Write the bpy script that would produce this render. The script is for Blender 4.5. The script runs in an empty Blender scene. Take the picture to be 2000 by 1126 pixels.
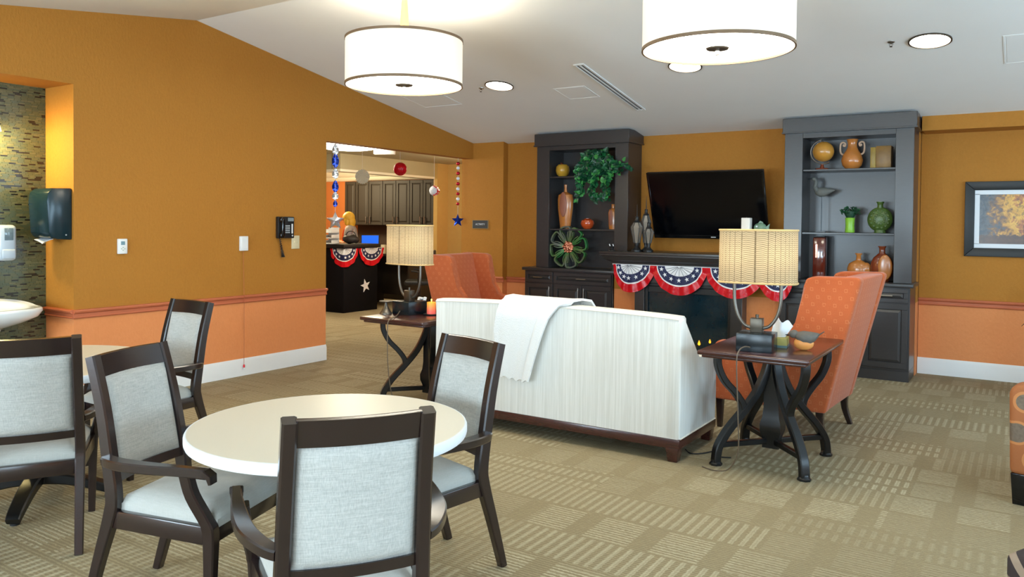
import bpy, bmesh, math, random
from mathutils import Vector, Matrix
random.seed(7)
PI = math.pi
S = bpy.context.scene
C = S.collection

# ------------------------------------------------------------------ camera, sky, exposure
cam_data = bpy.data.cameras.new('camera')
cam_data.sensor_fit = 'HORIZONTAL'
cam_data.sensor_width = 36.0
cam_data.lens = 1539.113 / 2000 * 36.0
cam_data.shift_y = -(563 - 466.42) / 2000
cam_data.clip_start = 0.05
cam = bpy.data.objects.new('camera', cam_data)
C.objects.link(cam)
def cam_matrix(yaw, pitch, roll, loc):
    f = Vector((-math.sin(yaw)*math.cos(pitch), math.cos(yaw)*math.cos(pitch), math.sin(pitch)))
    r = Vector((math.cos(yaw), math.sin(yaw), 0)); u = r.cross(f)
    r2 = math.cos(roll)*r + math.sin(roll)*u
    u2 = -math.sin(roll)*r + math.cos(roll)*u
    m = Matrix((r2, u2, -f)).transposed().to_4x4()
    m.translation = loc
    return m
cam.matrix_world = cam_matrix(0.576382, -0.020806, 0.00941983, Vector((0, 0, 1.5)))
S.camera = cam

world = bpy.data.worlds.new('sky')
S.world = world
world.use_nodes = True
bg = world.node_tree.nodes['Background']
bg.inputs[0].default_value = (0.62, 0.83, 1.0, 1)
bg.inputs[1].default_value = 1.8

S.view_settings.view_transform = 'Standard'
S.view_settings.look = 'None'
S.view_settings.exposure = 0.75
S.view_settings.gamma = 1.0
S.view_settings.use_curve_mapping = False

def area_light(name, loc, rot, sx, sy, power, col):
    l = bpy.data.lights.new(name, 'AREA'); l.shape = 'RECTANGLE'; l.size = sx; l.size_y = sy
    l.energy = power; l.color = col
    o = bpy.data.objects.new(name, l); C.objects.link(o); o.location = loc; o.rotation_euler = rot
    return o
# daylight just outside the room's own windows: right-hand wall and the wall behind the camera
DAY = (0.66, 0.86, 1.0)
for i, yy in enumerate((1.2, 4.2, 7.2)):
    area_light('daylight_window', (3.75, yy, 1.55), (0, math.radians(106), 0), 1.7, 2.0, (72, 66, 34)[i], (.52, .79, 1.0))
for i, xx in enumerate((-4.6, -1.6, 1.4)):
    area_light('daylight_window', (xx, -3.35, 1.5), (math.radians(107), 0, 0), 2.0, 1.8, (165, 120, 70)[i], DAY)

# ------------------------------------------------------------------ helpers
def srgb(r, g, b):
    def f(c):
        c /= 255.0
        return c/12.92 if c <= 0.04045 else ((c+0.055)/1.055)**2.4
    return (f(r), f(g), f(b), 1)

class B:
    """collects shapes into one mesh"""
    def __init__(s): s.bm = bmesh.new()
    def _bev(s, verts, bev, seg=2):
        es = set()
        for v in verts:
            for e in v.link_edges: es.add(e)
        if bev > 0:
            bmesh.ops.bevel(s.bm, geom=list(es), offset=bev, segments=seg, affect='EDGES', profile=0.5, clamp_overlap=True)
    def box(s, x0, x1, y0, y1, z0, z1, bev=0, seg=2, M=None):
        vs = [s.bm.verts.new((x, y, z)) for z in (z0, z1) for y in (y0, y1) for x in (x0, x1)]
        for f in ((0,2,3,1),(4,5,7,6),(0,1,5,4),(2,6,7,3),(0,4,6,2),(1,3,7,5)):
            s.bm.faces.new([vs[i] for i in f])
        if M is not None:
            for v in vs: v.co = M @ v.co
        s._bev(vs, bev, seg); return s
    def hexa(s, lo, hi, bev=0, seg=2):
        """two quads (4 points each, same winding) joined"""
        vs = [s.bm.verts.new(p) for p in list(lo)+list(hi)]
        for f in ((3,2,1,0),(4,5,6,7),(0,1,5,4),(1,2,6,5),(2,3,7,6),(3,0,4,7)):
            s.bm.faces.new([vs[i] for i in f])
        s._bev(vs, bev, seg); return s
    def prism(s, poly, axis, a, b, bev=0, seg=2, M=None):
        def P(p, q):
            return {'x': (q, p[0], p[1]), 'y': (p[0], q, p[1]), 'z': (p[0], p[1], q)}[axis]
        A = [s.bm.verts.new(P(p, a)) for p in poly]; D = [s.bm.verts.new(P(p, b)) for p in poly]
        n = len(poly)
        s.bm.faces.new(A[::-1]); s.bm.faces.new(D)
        for i in range(n): s.bm.faces.new((A[i], A[(i+1) % n], D[(i+1) % n], D[i]))
        if M is not None:
            for v in A+D: v.co = M @ v.co
        s._bev(A+D, bev, seg); return s
    def rings(s, rings, closed=False, caps=True):
        R = [[s.bm.verts.new(p) for p in r] for r in rings]
        n = len(R[0]); m = len(R)
        for i in range(m if closed else m-1):
            a, b = R[i], R[(i+1) % m]
            for j in range(n):
                s.bm.faces.new((a[j], a[(j+1) % n], b[(j+1) % n], b[j]))
        if caps and not closed:
            s.bm.faces.new(R[0][::-1]); s.bm.faces.new(R[-1])
        return s
    def lathe(s, prof, seg=24, c=(0,0,0), sx=1, sy=1, rot=0):
        rs = []
        for r, z in prof:
            r = max(r, 1e-4)
            rs.append([(c[0]+sx*r*math.cos(2*PI*k/seg+rot), c[1]+sy*r*math.sin(2*PI*k/seg+rot), c[2]+z) for k in range(seg)])
        return s.rings(rs)
    def tube(s, path, r, seg=8, closed=False):
        P = [Vector(p) for p in path]; n = len(P)
        rr = r if isinstance(r, (list, tuple)) else [r]*n
        rs = []; prev = None
        for i in range(n):
            if closed: t = P[(i+1) % n]-P[i-1]
            else: t = P[min(i+1, n-1)]-P[max(i-1, 0)]
            t.normalize()
            if prev is None:
                a = Vector((0,0,1)) if abs(t.z) < .9 else Vector((1,0,0))
                u = t.cross(a).normalized()
            else:
                u = (prev - t*prev.dot(t)).normalized()
            prev = u; v = t.cross(u)
            rs.append([P[i]+rr[i]*(math.cos(2*PI*k/seg)*u+math.sin(2*PI*k/seg)*v) for k in range(seg)])
        return s.rings(rs, closed=closed)
    def sweep(s, path, secs, side):
        """rectangular section swept along path: w along side, h across"""
        P = [Vector(p) for p in path]; n = len(P); rs = []
        if not isinstance(secs, list): secs = [secs]*n
        for i in range(n):
            t = (P[min(i+1, n-1)]-P[max(i-1, 0)]).normalized()
            sd = Vector(side[i] if isinstance(side, list) else side)
            a = (sd - t*sd.dot(t)).normalized(); b = t.cross(a)
            w, h = secs[i][0]/2, secs[i][1]/2
            c = min(w, h)*.28
            rs.append([P[i]+a*x+b*y for x, y in ((-w+c,-h),(w-c,-h),(w,-h+c),(w,h-c),(w-c,h),(-w+c,h),(-w,h-c),(-w,-h+c))])
        return s.rings(rs)
    def ball(s, c, r, sc=(1,1,1), seg=16, M=None):
        k = bmesh.ops.create_uvsphere(s.bm, u_segments=seg, v_segments=max(6, seg//2+1), radius=r)
        for v in k['verts']:
            v.co = Vector((v.co.x*sc[0], v.co.y*sc[1], v.co.z*sc[2]))
            if M is not None: v.co = M @ v.co
            v.co += Vector(c)
        return s
    def sheet(s, fn, nu, nv, th, closed_u=False):
        """surface fn(u,v)->(point) with thickness"""
        P = [[Vector(fn(i/nu, j/nv)) for j in range(nv+1)] for i in range(nu+1)]
        def N(i, j):
            a = P[min(i+1, nu)][j]-P[max(i-1, 0)][j]; b = P[i][min(j+1, nv)]-P[i][max(j-1, 0)]
            n = a.cross(b); return n.normalized() if n.length > 1e-9 else Vector((0,0,1))
        A = [[s.bm.verts.new(P[i][j]+N(i,j)*th/2) for j in range(nv+1)] for i in range(nu+1)]
        D = [[s.bm.verts.new(P[i][j]-N(i,j)*th/2) for j in range(nv+1)] for i in range(nu+1)]
        F = s.bm.faces.new
        for i in range(nu):
            for j in range(nv):
                F((A[i][j], A[i+1][j], A[i+1][j+1], A[i][j+1])); F((D[i][j], D[i][j+1], D[i+1][j+1], D[i+1][j]))
            F((A[i][0], D[i][0], D[i+1][0], A[i+1][0])); F((A[i][nv], A[i+1][nv], D[i+1][nv], D[i][nv]))
        for j in range(nv):
            F((A[0][j], A[0][j+1], D[0][j+1], D[0][j])); F((A[nu][j], D[nu][j], D[nu][j+1], A[nu][j+1]))
        return s
    def star(s, c, r, th, ax, ay, inner=.40, rot=0, puff=0.0):
        """five-pointed star plate in the plane of ax, ay"""
        c = Vector(c); ax = Vector(ax).normalized(); ay = Vector(ay).normalized(); n = ax.cross(ay)
        pts = []
        for k in range(10):
            a = PI/2 + k*PI/5 + rot; q = r if k % 2 == 0 else r*inner
            pts.append(c+ax*q*math.cos(a)+ay*q*math.sin(a))
        f = [s.bm.verts.new(p+n*th/2) for p in pts]; b = [s.bm.verts.new(p-n*th/2) for p in pts]
        cf = s.bm.verts.new(c+n*(th/2+puff)); cb = s.bm.verts.new(c-n*(th/2+puff))
        for k in range(10):
            j = (k+1) % 10
            s.bm.faces.new((cf, f[k], f[j])); s.bm.faces.new((cb, b[j], b[k])); s.bm.faces.new((f[k], b[k], b[j], f[j]))
        return s

def obj(name, b, mat, parent=None, smooth=True, ang=40, mats=None):
    bmesh.ops.recalc_face_normals(b.bm, faces=b.bm.faces)
    me = bpy.data.meshes.new(name); b.bm.to_mesh(me); b.bm.free()
    for m in (mats or [mat]): me.materials.append(m)
    if smooth:
        me.shade_smooth(); me.set_sharp_from_angle(angle=math.radians(ang))
    o = bpy.data.objects.new(name, me); C.objects.link(o)
    if parent is not None: o.parent = parent
    return o
def thing(name, label, cat, loc=(0,0,0), rz=0.0, group=None):
    o = bpy.data.objects.new(name, None); C.objects.link(o); o.empty_display_size = .1
    o.location = loc; o.rotation_euler = (0, 0, rz)
    o['label'] = label; o['category'] = cat
    if group: o['group'] = group
    return o
def tag(o, label, cat, group=None):
    o['label'] = label; o['category'] = cat
    if group: o['group'] = group
    return o
def struct(name, b, mat, parent=None, **k):
    o = obj(name, b, mat, parent, **k)
    o['kind'] = 'structure'
    return o
def dup(root, loc, rz, label, group=None):
    r = root.copy(); C.objects.link(r); r.location = loc; r.rotation_euler = (0, 0, rz)
    r['label'] = label
    if group: r['group'] = group
    for ch in list(root.children):
        c = ch.copy(); C.objects.link(c); c.parent = r
        for g in list(ch.children):
            d = g.copy(); C.objects.link(d); d.parent = c
    return r
def smoothpath(pts, n=6):
    """Catmull-Rom through points"""
    P = [Vector(p) for p in pts]; out = []
    for i in range(len(P)-1):
        p0 = P[max(i-1, 0)]; p1 = P[i]; p2 = P[i+1]; p3 = P[min(i+2, len(P)-1)]
        for k in range(n):
            t = k/n
            out.append(.5*((2*p1)+(-p0+p2)*t+(2*p0-5*p1+4*p2-p3)*t*t+(-p0+3*p1-3*p2+p3)*t**3))
    out.append(P[-1]); return out
def lerp(a, b, t): return a+(b-a)*t

# ------------------------------------------------------------------ materials
def newmat(name):
    m = bpy.data.materials.new(name); m.use_nodes = True
    nt = m.node_tree; p = nt.nodes['Principled BSDF']
    return m, nt, p
def nd(nt, t, **k):
    n = nt.nodes.new(t)
    for a, v in k.items(): setattr(n, a, v)
    return n
def setin(nt, sock, v):
    if isinstance(v, bpy.types.NodeSocket): nt.links.new(v, sock)
    else: sock.default_value = v
def mth(nt, op, a, b=0.0, c=None):
    n = nd(nt, 'ShaderNodeMath', operation=op)
    setin(nt, n.inputs[0], a); setin(nt, n.inputs[1], b)
    if c is not None: setin(nt, n.inputs[2], c)
    return n.outputs[0]
def mixc(nt, fac, a, b):
    n = nd(nt, 'ShaderNodeMix', data_type='RGBA')
    setin(nt, n.inputs[0], fac); setin(nt, n.inputs[6], a); setin(nt, n.inputs[7], b)
    return n.outputs[2]
def coords(nt, kind='Object'):
    return nd(nt, 'ShaderNodeTexCoord').outputs[kind]
def sep(nt, v):
    n = nd(nt, 'ShaderNodeSeparateXYZ'); nt.links.new(v, n.inputs[0]); return n.outputs
def noise(nt, vec, scale, detail=3, rough=.5, dist=0):
    n = nd(nt, 'ShaderNodeTexNoise'); nt.links.new(vec, n.inputs['Vector'])
    n.inputs['Scale'].default_value = scale; n.inputs['Detail'].default_value = detail
    n.inputs['Roughness'].default_value = rough; n.inputs['Distortion'].default_value = dist
    return n.outputs['Fac']
def scalev(nt, vec, s):
    n = nd(nt, 'ShaderNodeMapping'); nt.links.new(vec, n.inputs[0]); n.inputs[3].default_value = s; return n.outputs[0]
def bump(nt, p, h, strength=.3, dist=.01):
    n = nd(nt, 'ShaderNodeBump'); n.inputs['Strength'].default_value = strength; n.inputs['Distance'].default_value = dist
    nt.links.new(h, n.inputs['Height']); nt.links.new(n.outputs[0], p.inputs['Normal'])
def mat(name, col, rough=.5, metal=0, var=.12, nscale=8, stretch=(1,1,1), bmp=0, bscale=60, spec=.5, emit=None, estr=0, alpha=1, trans=0, coat=0):
    m, nt, p = newmat(name)
    base = srgb(*col)
    v = scalev(nt, coords(nt), stretch)
    f = noise(nt, v, nscale)
    d = tuple(c*(1-var) for c in base[:3])+(1,); l = tuple(min(1, c*(1+var)) for c in base[:3])+(1,)
    nt.links.new(mixc(nt, f, d, l), p.inputs['Base Color'])
    p.inputs['Roughness'].default_value = rough; p.inputs['Metallic'].default_value = metal
    p.inputs['Specular IOR Level'].default_value = spec
    p.inputs['Coat Weight'].default_value = coat; p.inputs['Coat Roughness'].default_value = .12
    if trans: p.inputs['Transmission Weight'].default_value = trans
    if emit:
        p.inputs['Emission Color'].default_value = srgb(*emit); p.inputs['Emission Strength'].default_value = estr
    if bmp: bump(nt, p, noise(nt, v, bscale, 4), bmp)
    return m

def wall_mat():
    m, nt, p = newmat('orange wallcovering over salmon paint')
    v = coords(nt); x, y, z = sep(nt, v)
    up = mixc(nt, noise(nt, v, 45, 4), srgb(170, 112, 38), srgb(182, 122, 46))
    lo = mixc(nt, noise(nt, v, 30, 3), srgb(222, 138, 82), srgb(230, 148, 92))
    nt.links.new(mixc(nt, mth(nt, 'LESS_THAN', z, .735), up, lo), p.inputs['Base Color'])
    p.inputs['Roughness'].default_value = .72; p.inputs['Specular IOR Level'].default_value = .3
    bump(nt, p, noise(nt, scalev(nt, v, (1, 1, .55)), 55, 4, .6), .5, .006)
    return m
def carpet_mat():
    m, nt, p = newmat('patterned tan carpet')
    v0 = coords(nt)
    # the yarn wanders a little, so no bar is ruler straight
    w = nd(nt, 'ShaderNodeTexNoise'); nt.links.new(v0, w.inputs['Vector']); w.inputs['Scale'].default_value = 70; w.inputs['Detail'].default_value = 2
    va = nd(nt, 'ShaderNodeVectorMath', operation='MULTIPLY_ADD'); nt.links.new(w.outputs['Color'], va.inputs[0]); va.inputs[1].default_value = (.016, .016, 0); nt.links.new(v0, va.inputs[2])
    v = va.outputs[0]
    x, y, z = sep(nt, v)
    fr = lambda a: mth(nt, 'FRACT', a)
    fl = lambda a: mth(nt, 'FLOOR', a)
    def wn(a, b):
        c = nd(nt, 'ShaderNodeCombineXYZ'); setin(nt, c.inputs[0], a); setin(nt, c.inputs[1], b)
        w = nd(nt, 'ShaderNodeTexWhiteNoise', noise_dimensions='2D'); nt.links.new(c.outputs[0], w.inputs['Vector']); return w.outputs['Value']
    def soft(a, e0, e1):
        n = nd(nt, 'ShaderNodeMapRange', interpolation_type='SMOOTHSTEP'); nt.links.new(a, n.inputs[0]); n.inputs[1].default_value = e0; n.inputs[2].default_value = e1; return n.outputs[0]
    def wave(a, period, e0, e1):
        return soft(mth(nt, 'SINE', mth(nt, 'MULTIPLY', a, 2*PI/period)), e0, e1)
    # rows of carpet squares, every row shifted by its own amount
    ty = fl(mth(nt, 'DIVIDE', y, .61)); by = fr(mth(nt, 'DIVIDE', y, .61))
    half = fl(mth(nt, 'MULTIPLY', by, 2.0)); bh = fr(mth(nt, 'MULTIPLY', by, 2.0))
    row = mth(nt, 'ADD', mth(nt, 'MULTIPLY', ty, 2.0), half)
    xs = mth(nt, 'ADD', x, mth(nt, 'MULTIPLY', wn(ty, 3.0), 1.22))
    tx = fl(mth(nt, 'DIVIDE', xs, 1.02))
    kind = mth(nt, 'LESS_THAN', wn(tx, row), .46)
    amp = mth(nt, 'ADD', .12, mth(nt, 'MULTIPLY', wn(mth(nt, 'ADD', tx, 17.0), row), .40))
    # thin bars running along x, in blocks with plain ends
    A = mth(nt, 'MULTIPLY', wave(y, .026, -.1, .8), mth(nt, 'MULTIPLY', wave(xs, .34, -.62, -.45), soft(bh, .95, .86)))
    # short dashes running along y, each a bundle of loops, set in two rows
    dash = mth(nt, 'MULTIPLY', wave(xs, .050, -.25, .45), mth(nt, 'ADD', .6, mth(nt, 'MULTIPLY', wave(xs, .0165, -.3, .5), .4)))
    D = mth(nt, 'MULTIPLY', dash, wave(bh, .5, -.75, -.5))
    wide = mth(nt, 'MULTIPLY', dash, soft(bh, .97, .90))
    long_ = mth(nt, 'LESS_THAN', wn(mth(nt, 'ADD', tx, 5.0), row), .4)
    D = mth(nt, 'ADD', mth(nt, 'MULTIPLY', D, mth(nt, 'SUBTRACT', 1.0, long_)), mth(nt, 'MULTIPLY', wide, long_))
    st = mth(nt, 'ADD', mth(nt, 'MULTIPLY', A, kind), mth(nt, 'MULTIPLY', D, mth(nt, 'SUBTRACT', 1.0, kind)))
    n1 = noise(nt, v0, 240, 3, .75); n2 = noise(nt, v0, 1.6, 3); n3 = noise(nt, v0, 28, 3, .7)
    rib = wave(y, .019, -.2, .8)
    f = mth(nt, 'MULTIPLY', mth(nt, 'MULTIPLY', st, amp), mth(nt, 'ADD', .25, mth(nt, 'MULTIPLY', mth(nt, 'ADD', n1, n3), .75)))
    base = mixc(nt, n2, srgb(138, 124, 96), srgb(150, 136, 107))
    base = mixc(nt, mth(nt, 'MULTIPLY', soft(n1, .35, .75), .55), base, srgb(108, 96, 72))
    base = mixc(nt, mth(nt, 'MULTIPLY', mth(nt, 'MULTIPLY', rib, n3), .60), base, srgb(186, 171, 134))
    nt.links.new(mixc(nt, f, base, srgb(208, 199, 170)), p.inputs['Base Color'])
    p.inputs['Roughness'].default_value = .92; p.inputs['Specular IOR Level'].default_value = .15
    bump(nt, p, mth(nt, 'ADD', n1, mth(nt, 'MULTIPLY', st, .5)), .45, .006)
    return m
def linen_mat(name, a, b):
    m, nt, p = newmat(name); v = coords(nt)
    w1 = noise(nt, scalev(nt, v, (1, 1, .05)), 320, 3, .7); w2 = noise(nt, scalev(nt, v, (.06, .06, 1)), 320, 3, .7)
    f = mth(nt, 'MULTIPLY', mth(nt, 'ADD', w1, w2), .5)
    n = nd(nt, 'ShaderNodeMapRange'); nt.links.new(f, n.inputs[0]); n.inputs[1].default_value = .36; n.inputs[2].default_value = .64
    nt.links.new(mixc(nt, n.outputs[0], srgb(*a), srgb(*b)), p.inputs['Base Color'])
    p.inputs['Roughness'].default_value = .85; p.inputs['Specular IOR Level'].default_value = .2
    p.inputs['Sheen Weight'].default_value = .15
    bump(nt, p, f, .25, .003); return m
def stripe_mat(name, a, b, s=70):
    m, nt, p = newmat(name); v = coords(nt)
    f = noise(nt, scalev(nt, v, (1, 1, .012)), s, 4, .75)
    n = nd(nt, 'ShaderNodeMapRange'); nt.links.new(f, n.inputs[0]); n.inputs[1].default_value = .38; n.inputs[2].default_value = .62
    nt.links.new(mixc(nt, n.outputs[0], srgb(*a), srgb(*b)), p.inputs['Base Color'])
    p.inputs['Roughness'].default_value = .7; p.inputs['Specular IOR Level'].default_value = .25
    bump(nt, p, f, .12, .003); return m
def orange_fabric():
    m, nt, p = newmat('orange upholstery with woven link motif'); v = coords(nt); x, y, z = sep(nt, v)
    h = mth(nt, 'ADD', x, y)
    row = mth(nt, 'FLOOR', mth(nt, 'DIVIDE', z, .052))
    a = mth(nt, 'SUBTRACT', mth(nt, 'FRACT', mth(nt, 'ADD', mth(nt, 'DIVIDE', h, .074), mth(nt, 'MULTIPLY', mth(nt, 'MODULO', row, 2.0), .5))), .5)
    b = mth(nt, 'SUBTRACT', mth(nt, 'FRACT', mth(nt, 'DIVIDE', z, .052)), .5)
    d = mth(nt, 'MAXIMUM', mth(nt, 'MULTIPLY', mth(nt, 'ABSOLUTE', a), 1.0), mth(nt, 'MULTIPLY', mth(nt, 'ABSOLUTE', b), .62))
    ring = mth(nt, 'MULTIPLY', mth(nt, 'GREATER_THAN', d, .09), mth(nt, 'LESS_THAN', d, .14))
    n1 = noise(nt, v, 220, 3)
    base = mixc(nt, n1, srgb(176, 86, 46), srgb(194, 102, 58))
    nt.links.new(mixc(nt, mth(nt, 'MULTIPLY', ring, .24), base, srgb(232, 158, 112)), p.inputs['Base Color'])
    p.inputs['Roughness'].default_value = .8; p.inputs['Sheen Weight'].default_value = .2; p.inputs['Specular IOR Level'].default_value = .2
    bump(nt, p, n1, .2, .003); return m
def wood_mat(name, a, b, rough=.32, coat=.25, stretch=(1, 1, 8)):
    m, nt, p = newmat(name); v = scalev(nt, coords(nt), stretch)
    f = noise(nt, v, 14, 5, .6, .6)
    nt.links.new(mixc(nt, f, srgb(*a), srgb(*b)), p.inputs['Base Color'])
    p.inputs['Roughness'].default_value = rough; p.inputs['Coat Weight'].default_value = coat; p.inputs['Coat Roughness'].default_value = .2
    bump(nt, p, f, .06, .003); return m
def weave_mat():
    m, nt, p = newmat('woven rope lampshade'); v = coords(nt, 'UV'); x, y, z = sep(nt, v)
    fr = lambda a: mth(nt, 'FRACT', a)
    col = fr(mth(nt, 'MULTIPLY', x, 36.0)); row = fr(mth(nt, 'ADD', mth(nt, 'MULTIPLY', y, 26.0), mth(nt, 'MULTIPLY', mth(nt, 'ABSOLUTE', mth(nt, 'SUBTRACT', col, .5)), 1.1)))
    gap = mth(nt, 'MAXIMUM', mth(nt, 'LESS_THAN', col, .09), mth(nt, 'LESS_THAN', row, .28))
    n = noise(nt, scalev(nt, v, (60, 40, 1)), 1.0, 3)
    f = mth(nt, 'MULTIPLY', gap, mth(nt, 'ADD', .3, mth(nt, 'MULTIPLY', n, .8)))
    c = mixc(nt, f, srgb(222, 202, 164), srgb(84, 62, 36))
    nt.links.new(c, p.inputs['Base Color']); p.inputs['Roughness'].default_value = .9
    bump(nt, p, mth(nt, 'SUBTRACT', 1.0, gap), .5, .004)
    t = nd(nt, 'ShaderNodeBsdfTranslucent'); nt.links.new(c, t.inputs[0])
    mx = nd(nt, 'ShaderNodeMixShader'); mx.inputs[0].default_value = .5
    out = nt.nodes['Material Output']
    nt.links.new(p.outputs[0], mx.inputs[1]); nt.links.new(t.outputs[0], mx.inputs[2]); nt.links.new(mx.outputs[0], out.inputs[0])
    return m
def rings_mat(name, a, b, scale, lo=.5):
    m, nt, p = newmat(name)
    vo = nd(nt, 'ShaderNodeTexVoronoi'); nt.links.new(coords(nt), vo.inputs['Vector']); vo.inputs['Scale'].default_value = scale
    f = mth(nt, 'FRACT', mth(nt, 'MULTIPLY', vo.outputs['Distance'], 7.0))
    nt.links.new(mixc(nt, mth(nt, 'GREATER_THAN', f, lo), srgb(*a), srgb(*b)), p.inputs['Base Color'])
    p.inputs['Roughness'].default_value = .85
    bump(nt, p, f, .4, .004); return m
def circles_mat():
    m, nt, p = newmat('brown upholstery with large grey discs')
    v = coords(nt)
    vo = nd(nt, 'ShaderNodeTexVoronoi'); nt.links.new(v, vo.inputs['Vector']); vo.inputs['Scale'].default_value = 5.5; vo.inputs['Randomness'].default_value = .6
    d = vo.outputs['Distance']
    n = noise(nt, v, 60, 4)
    c = mixc(nt, mth(nt, 'LESS_THAN', d, .42), srgb(158, 94, 50), srgb(186, 122, 70))
    c = mixc(nt, mth(nt, 'LESS_THAN', d, .36), c, mixc(nt, n, srgb(84, 70, 58), srgb(128, 112, 94)))
    nt.links.new(c, p.inputs['Base Color']); p.inputs['Roughness'].default_value = .75
    bump(nt, p, n, .2, .003); return m
def painting_mat():
    m, nt, p = newmat('autumn landscape print'); v = coords(nt); x, y, z = sep(nt, v)
    f = noise(nt, scalev(nt, v, (1, 1, 1)), 9, 6, .65, .8); g = noise(nt, v, 26, 5, .7)
    r = nd(nt, 'ShaderNodeValToRGB'); nt.links.new(mth(nt, 'ADD', mth(nt, 'MULTIPLY', mth(nt, 'ADD', x, .42), 1.5), mth(nt, 'MULTIPLY', mth(nt, 'SUBTRACT', f, .35), 1.3)), r.inputs[0])
    e = r.color_ramp.elements; e[0].position = .18; e[0].color = srgb(44, 54, 66); e[1].position = .95; e[1].color = srgb(120, 70, 26)
    for po, co in ((.34, (74, 76, 78)), (.46, (112, 74, 34)), (.58, (196, 138, 34)), (.72, (224, 170, 52)), (.82, (170, 96, 30))):
        q = e.new(po); q.color = srgb(*co)
    c = mixc(nt, mth(nt, 'MULTIPLY', mth(nt, 'GREATER_THAN', g, .56), .5), r.outputs[0], srgb(40, 30, 24))
    c = mixc(nt, mth(nt, 'LESS_THAN', mth(nt, 'ADD', z, mth(nt, 'MULTIPLY', g, .12)), -.10), c, mixc(nt, g, srgb(40, 28, 24), srgb(108, 66, 34)))
    nt.links.new(c, p.inputs['Base Color']); p.inputs['Roughness'].default_value = .25; return m
def flower_mat():
    m, nt, p = newmat('green and smoke painted metal petals'); v = coords(nt)
    f = noise(nt, v, 4.5, 2)
    r = nd(nt, 'ShaderNodeValToRGB'); nt.links.new(f, r.inputs[0]); e = r.color_ramp.elements
    e[0].position = .38; e[0].color = srgb(96, 102, 92); e[1].position = .62; e[1].color = srgb(40, 116, 58)
    q = e.new(.5); q.color = srgb(92, 112, 66)
    nt.links.new(r.outputs[0], p.inputs['Base Color']); p.inputs['Roughness'].default_value = .35; p.inputs['Metallic'].default_value = .2; return m

M_wall = wall_mat(); M_carpet = carpet_mat()
M_ceil = mat('white ceiling paint', (240, 241, 240), .85, var=.02, nscale=3, bmp=.06, bscale=180, spec=.2)
M_white = mat('white trim paint', (232, 233, 232), .45, var=.02, nscale=5)
M_rail = mat('terracotta chair rail paint', (192, 104, 68), .5, var=.04, nscale=10)
M_chair = wood_mat('espresso chair wood', (27, 17, 16), (44, 29, 27), .25, .5)
M_linen = linen_mat('light grey linen', (160, 159, 154), (194, 192, 186))
M_cream = linen_mat('cream seat vinyl', (172, 171, 164), (184, 183, 177))
M_top = mat('beige laminate', (226, 217, 198), .38, var=.02, nscale=150)
M_edge = mat('white vinyl table edge', (236, 240, 244), .35, var=.01)
M_iron = mat('black cast iron', (13, 13, 14), .32, var=.15, nscale=20, bmp=.03)
M_sofa = stripe_mat('ivory striped sofa fabric', (214, 213, 206), (229, 228, 223))
M_sofa2 = mat('ivory sofa piping', (222, 217, 204), .7, var=.03)
M_maho = wood_mat('dark mahogany', (44, 20, 18), (76, 36, 30), .25, .5)
M_esp = wood_mat('charcoal stained cabinet wood', (42, 41, 42), (54, 52, 53), .36, .3)
M_orange = orange_fabric()
M_throw = mat('white fleece', (226, 227, 226), .95, var=.02, nscale=40, bmp=.35, bscale=140, spec=.1)
M_steel = mat('brushed nickel', (176, 172, 166), .28, 1, var=.05, nscale=40, stretch=(1, 1, .1))
M_bronze = mat('dark bronze metal', (92, 84, 74), .35, .8, var=.1)
M_weave = weave_mat()
M_black = mat('gloss black plastic', (10, 11, 13), .12, var=.1)
M_blackm = mat('matte black plastic', (24, 25, 27), .45, var=.1)
M_bulb = mat('lamp bulb', (255, 240, 215), .4, emit=(255, 234, 204), estr=8.5, var=0)
M_glow = mat('lit diffuser', (255, 252, 240), .6, emit=(255, 246, 226), estr=8.0, var=0)
M_shade = mat('lit linen drum shade', (244, 238, 222), .8, emit=(255, 240, 206), estr=.17, var=.03, nscale=120)
M_down = mat('lit downlight lens', (250, 250, 246), .5, emit=(255, 248, 232), estr=18.0, var=0)
M_stem = mat('maple stem', (206, 160, 104), .45, var=.05, stretch=(4, 4, .3))
M_red = mat('red shiny cloth', (206, 18, 34), .26, var=.12, nscale=14, bmp=.35, bscale=22)
M_navy = mat('navy cloth', (24, 34, 78), .55, var=.1)
M_wht = mat('white cloth', (236, 238, 242), .6, var=.03)
M_pleat = mat('grey pleat line', (120, 124, 132), .6, var=.03)
# ------------------------------------------------------------------ the room
XL = -6.31; YB = 8.83; YC = 8.72; YR = 9.03; TILEX = -6.74
def ceil_z(y): return 3.299-.17*(y-4.443) if y > 4.443 else 3.299-.148*(4.443-y)

b = B(); b.box(-6.75, 3.8, -3.4, 9.3, -.1, 0); b.box(-15, -6.75, 4.0, 13.2, -.1, 0)
struct('floor', b, M_carpet, smooth=False)

b = B()
b.prism([(-3.3, ceil_z(-3.3)), (4.443, 3.299), (9.2, ceil_z(9.2)), (9.2, 3.6), (-3.3, 3.6)], 'x', -6.9, 3.7)
struct('ceiling', b, M_ceil, smooth=False)

# left wall: sink recess (top 2.56) and the wide opening (top 2.36)
b = B()
b.prism([(-3.2, 0), (1.2, 0), (1.2, 2.56), (3.339, 2.56), (3.339, 0), (6.03, 0), (6.03, 2.36), (YC, 2.36), (YC, ceil_z(YC)+.02), (4.443, 3.32), (-3.2, ceil_z(-3.2)+.02)], 'x', XL, XL-.15)
b.box(TILEX-.1, XL-.15, 3.339, 3.44, 0, 2.66); b.box(TILEX-.1, XL-.15, 1.1, 1.2, 0, 2.66); b.box(TILEX-.1, XL-.15, 1.1, 3.44, 2.56, 2.66)
struct('wall_left', b, M_wall, smooth=False)

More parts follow.
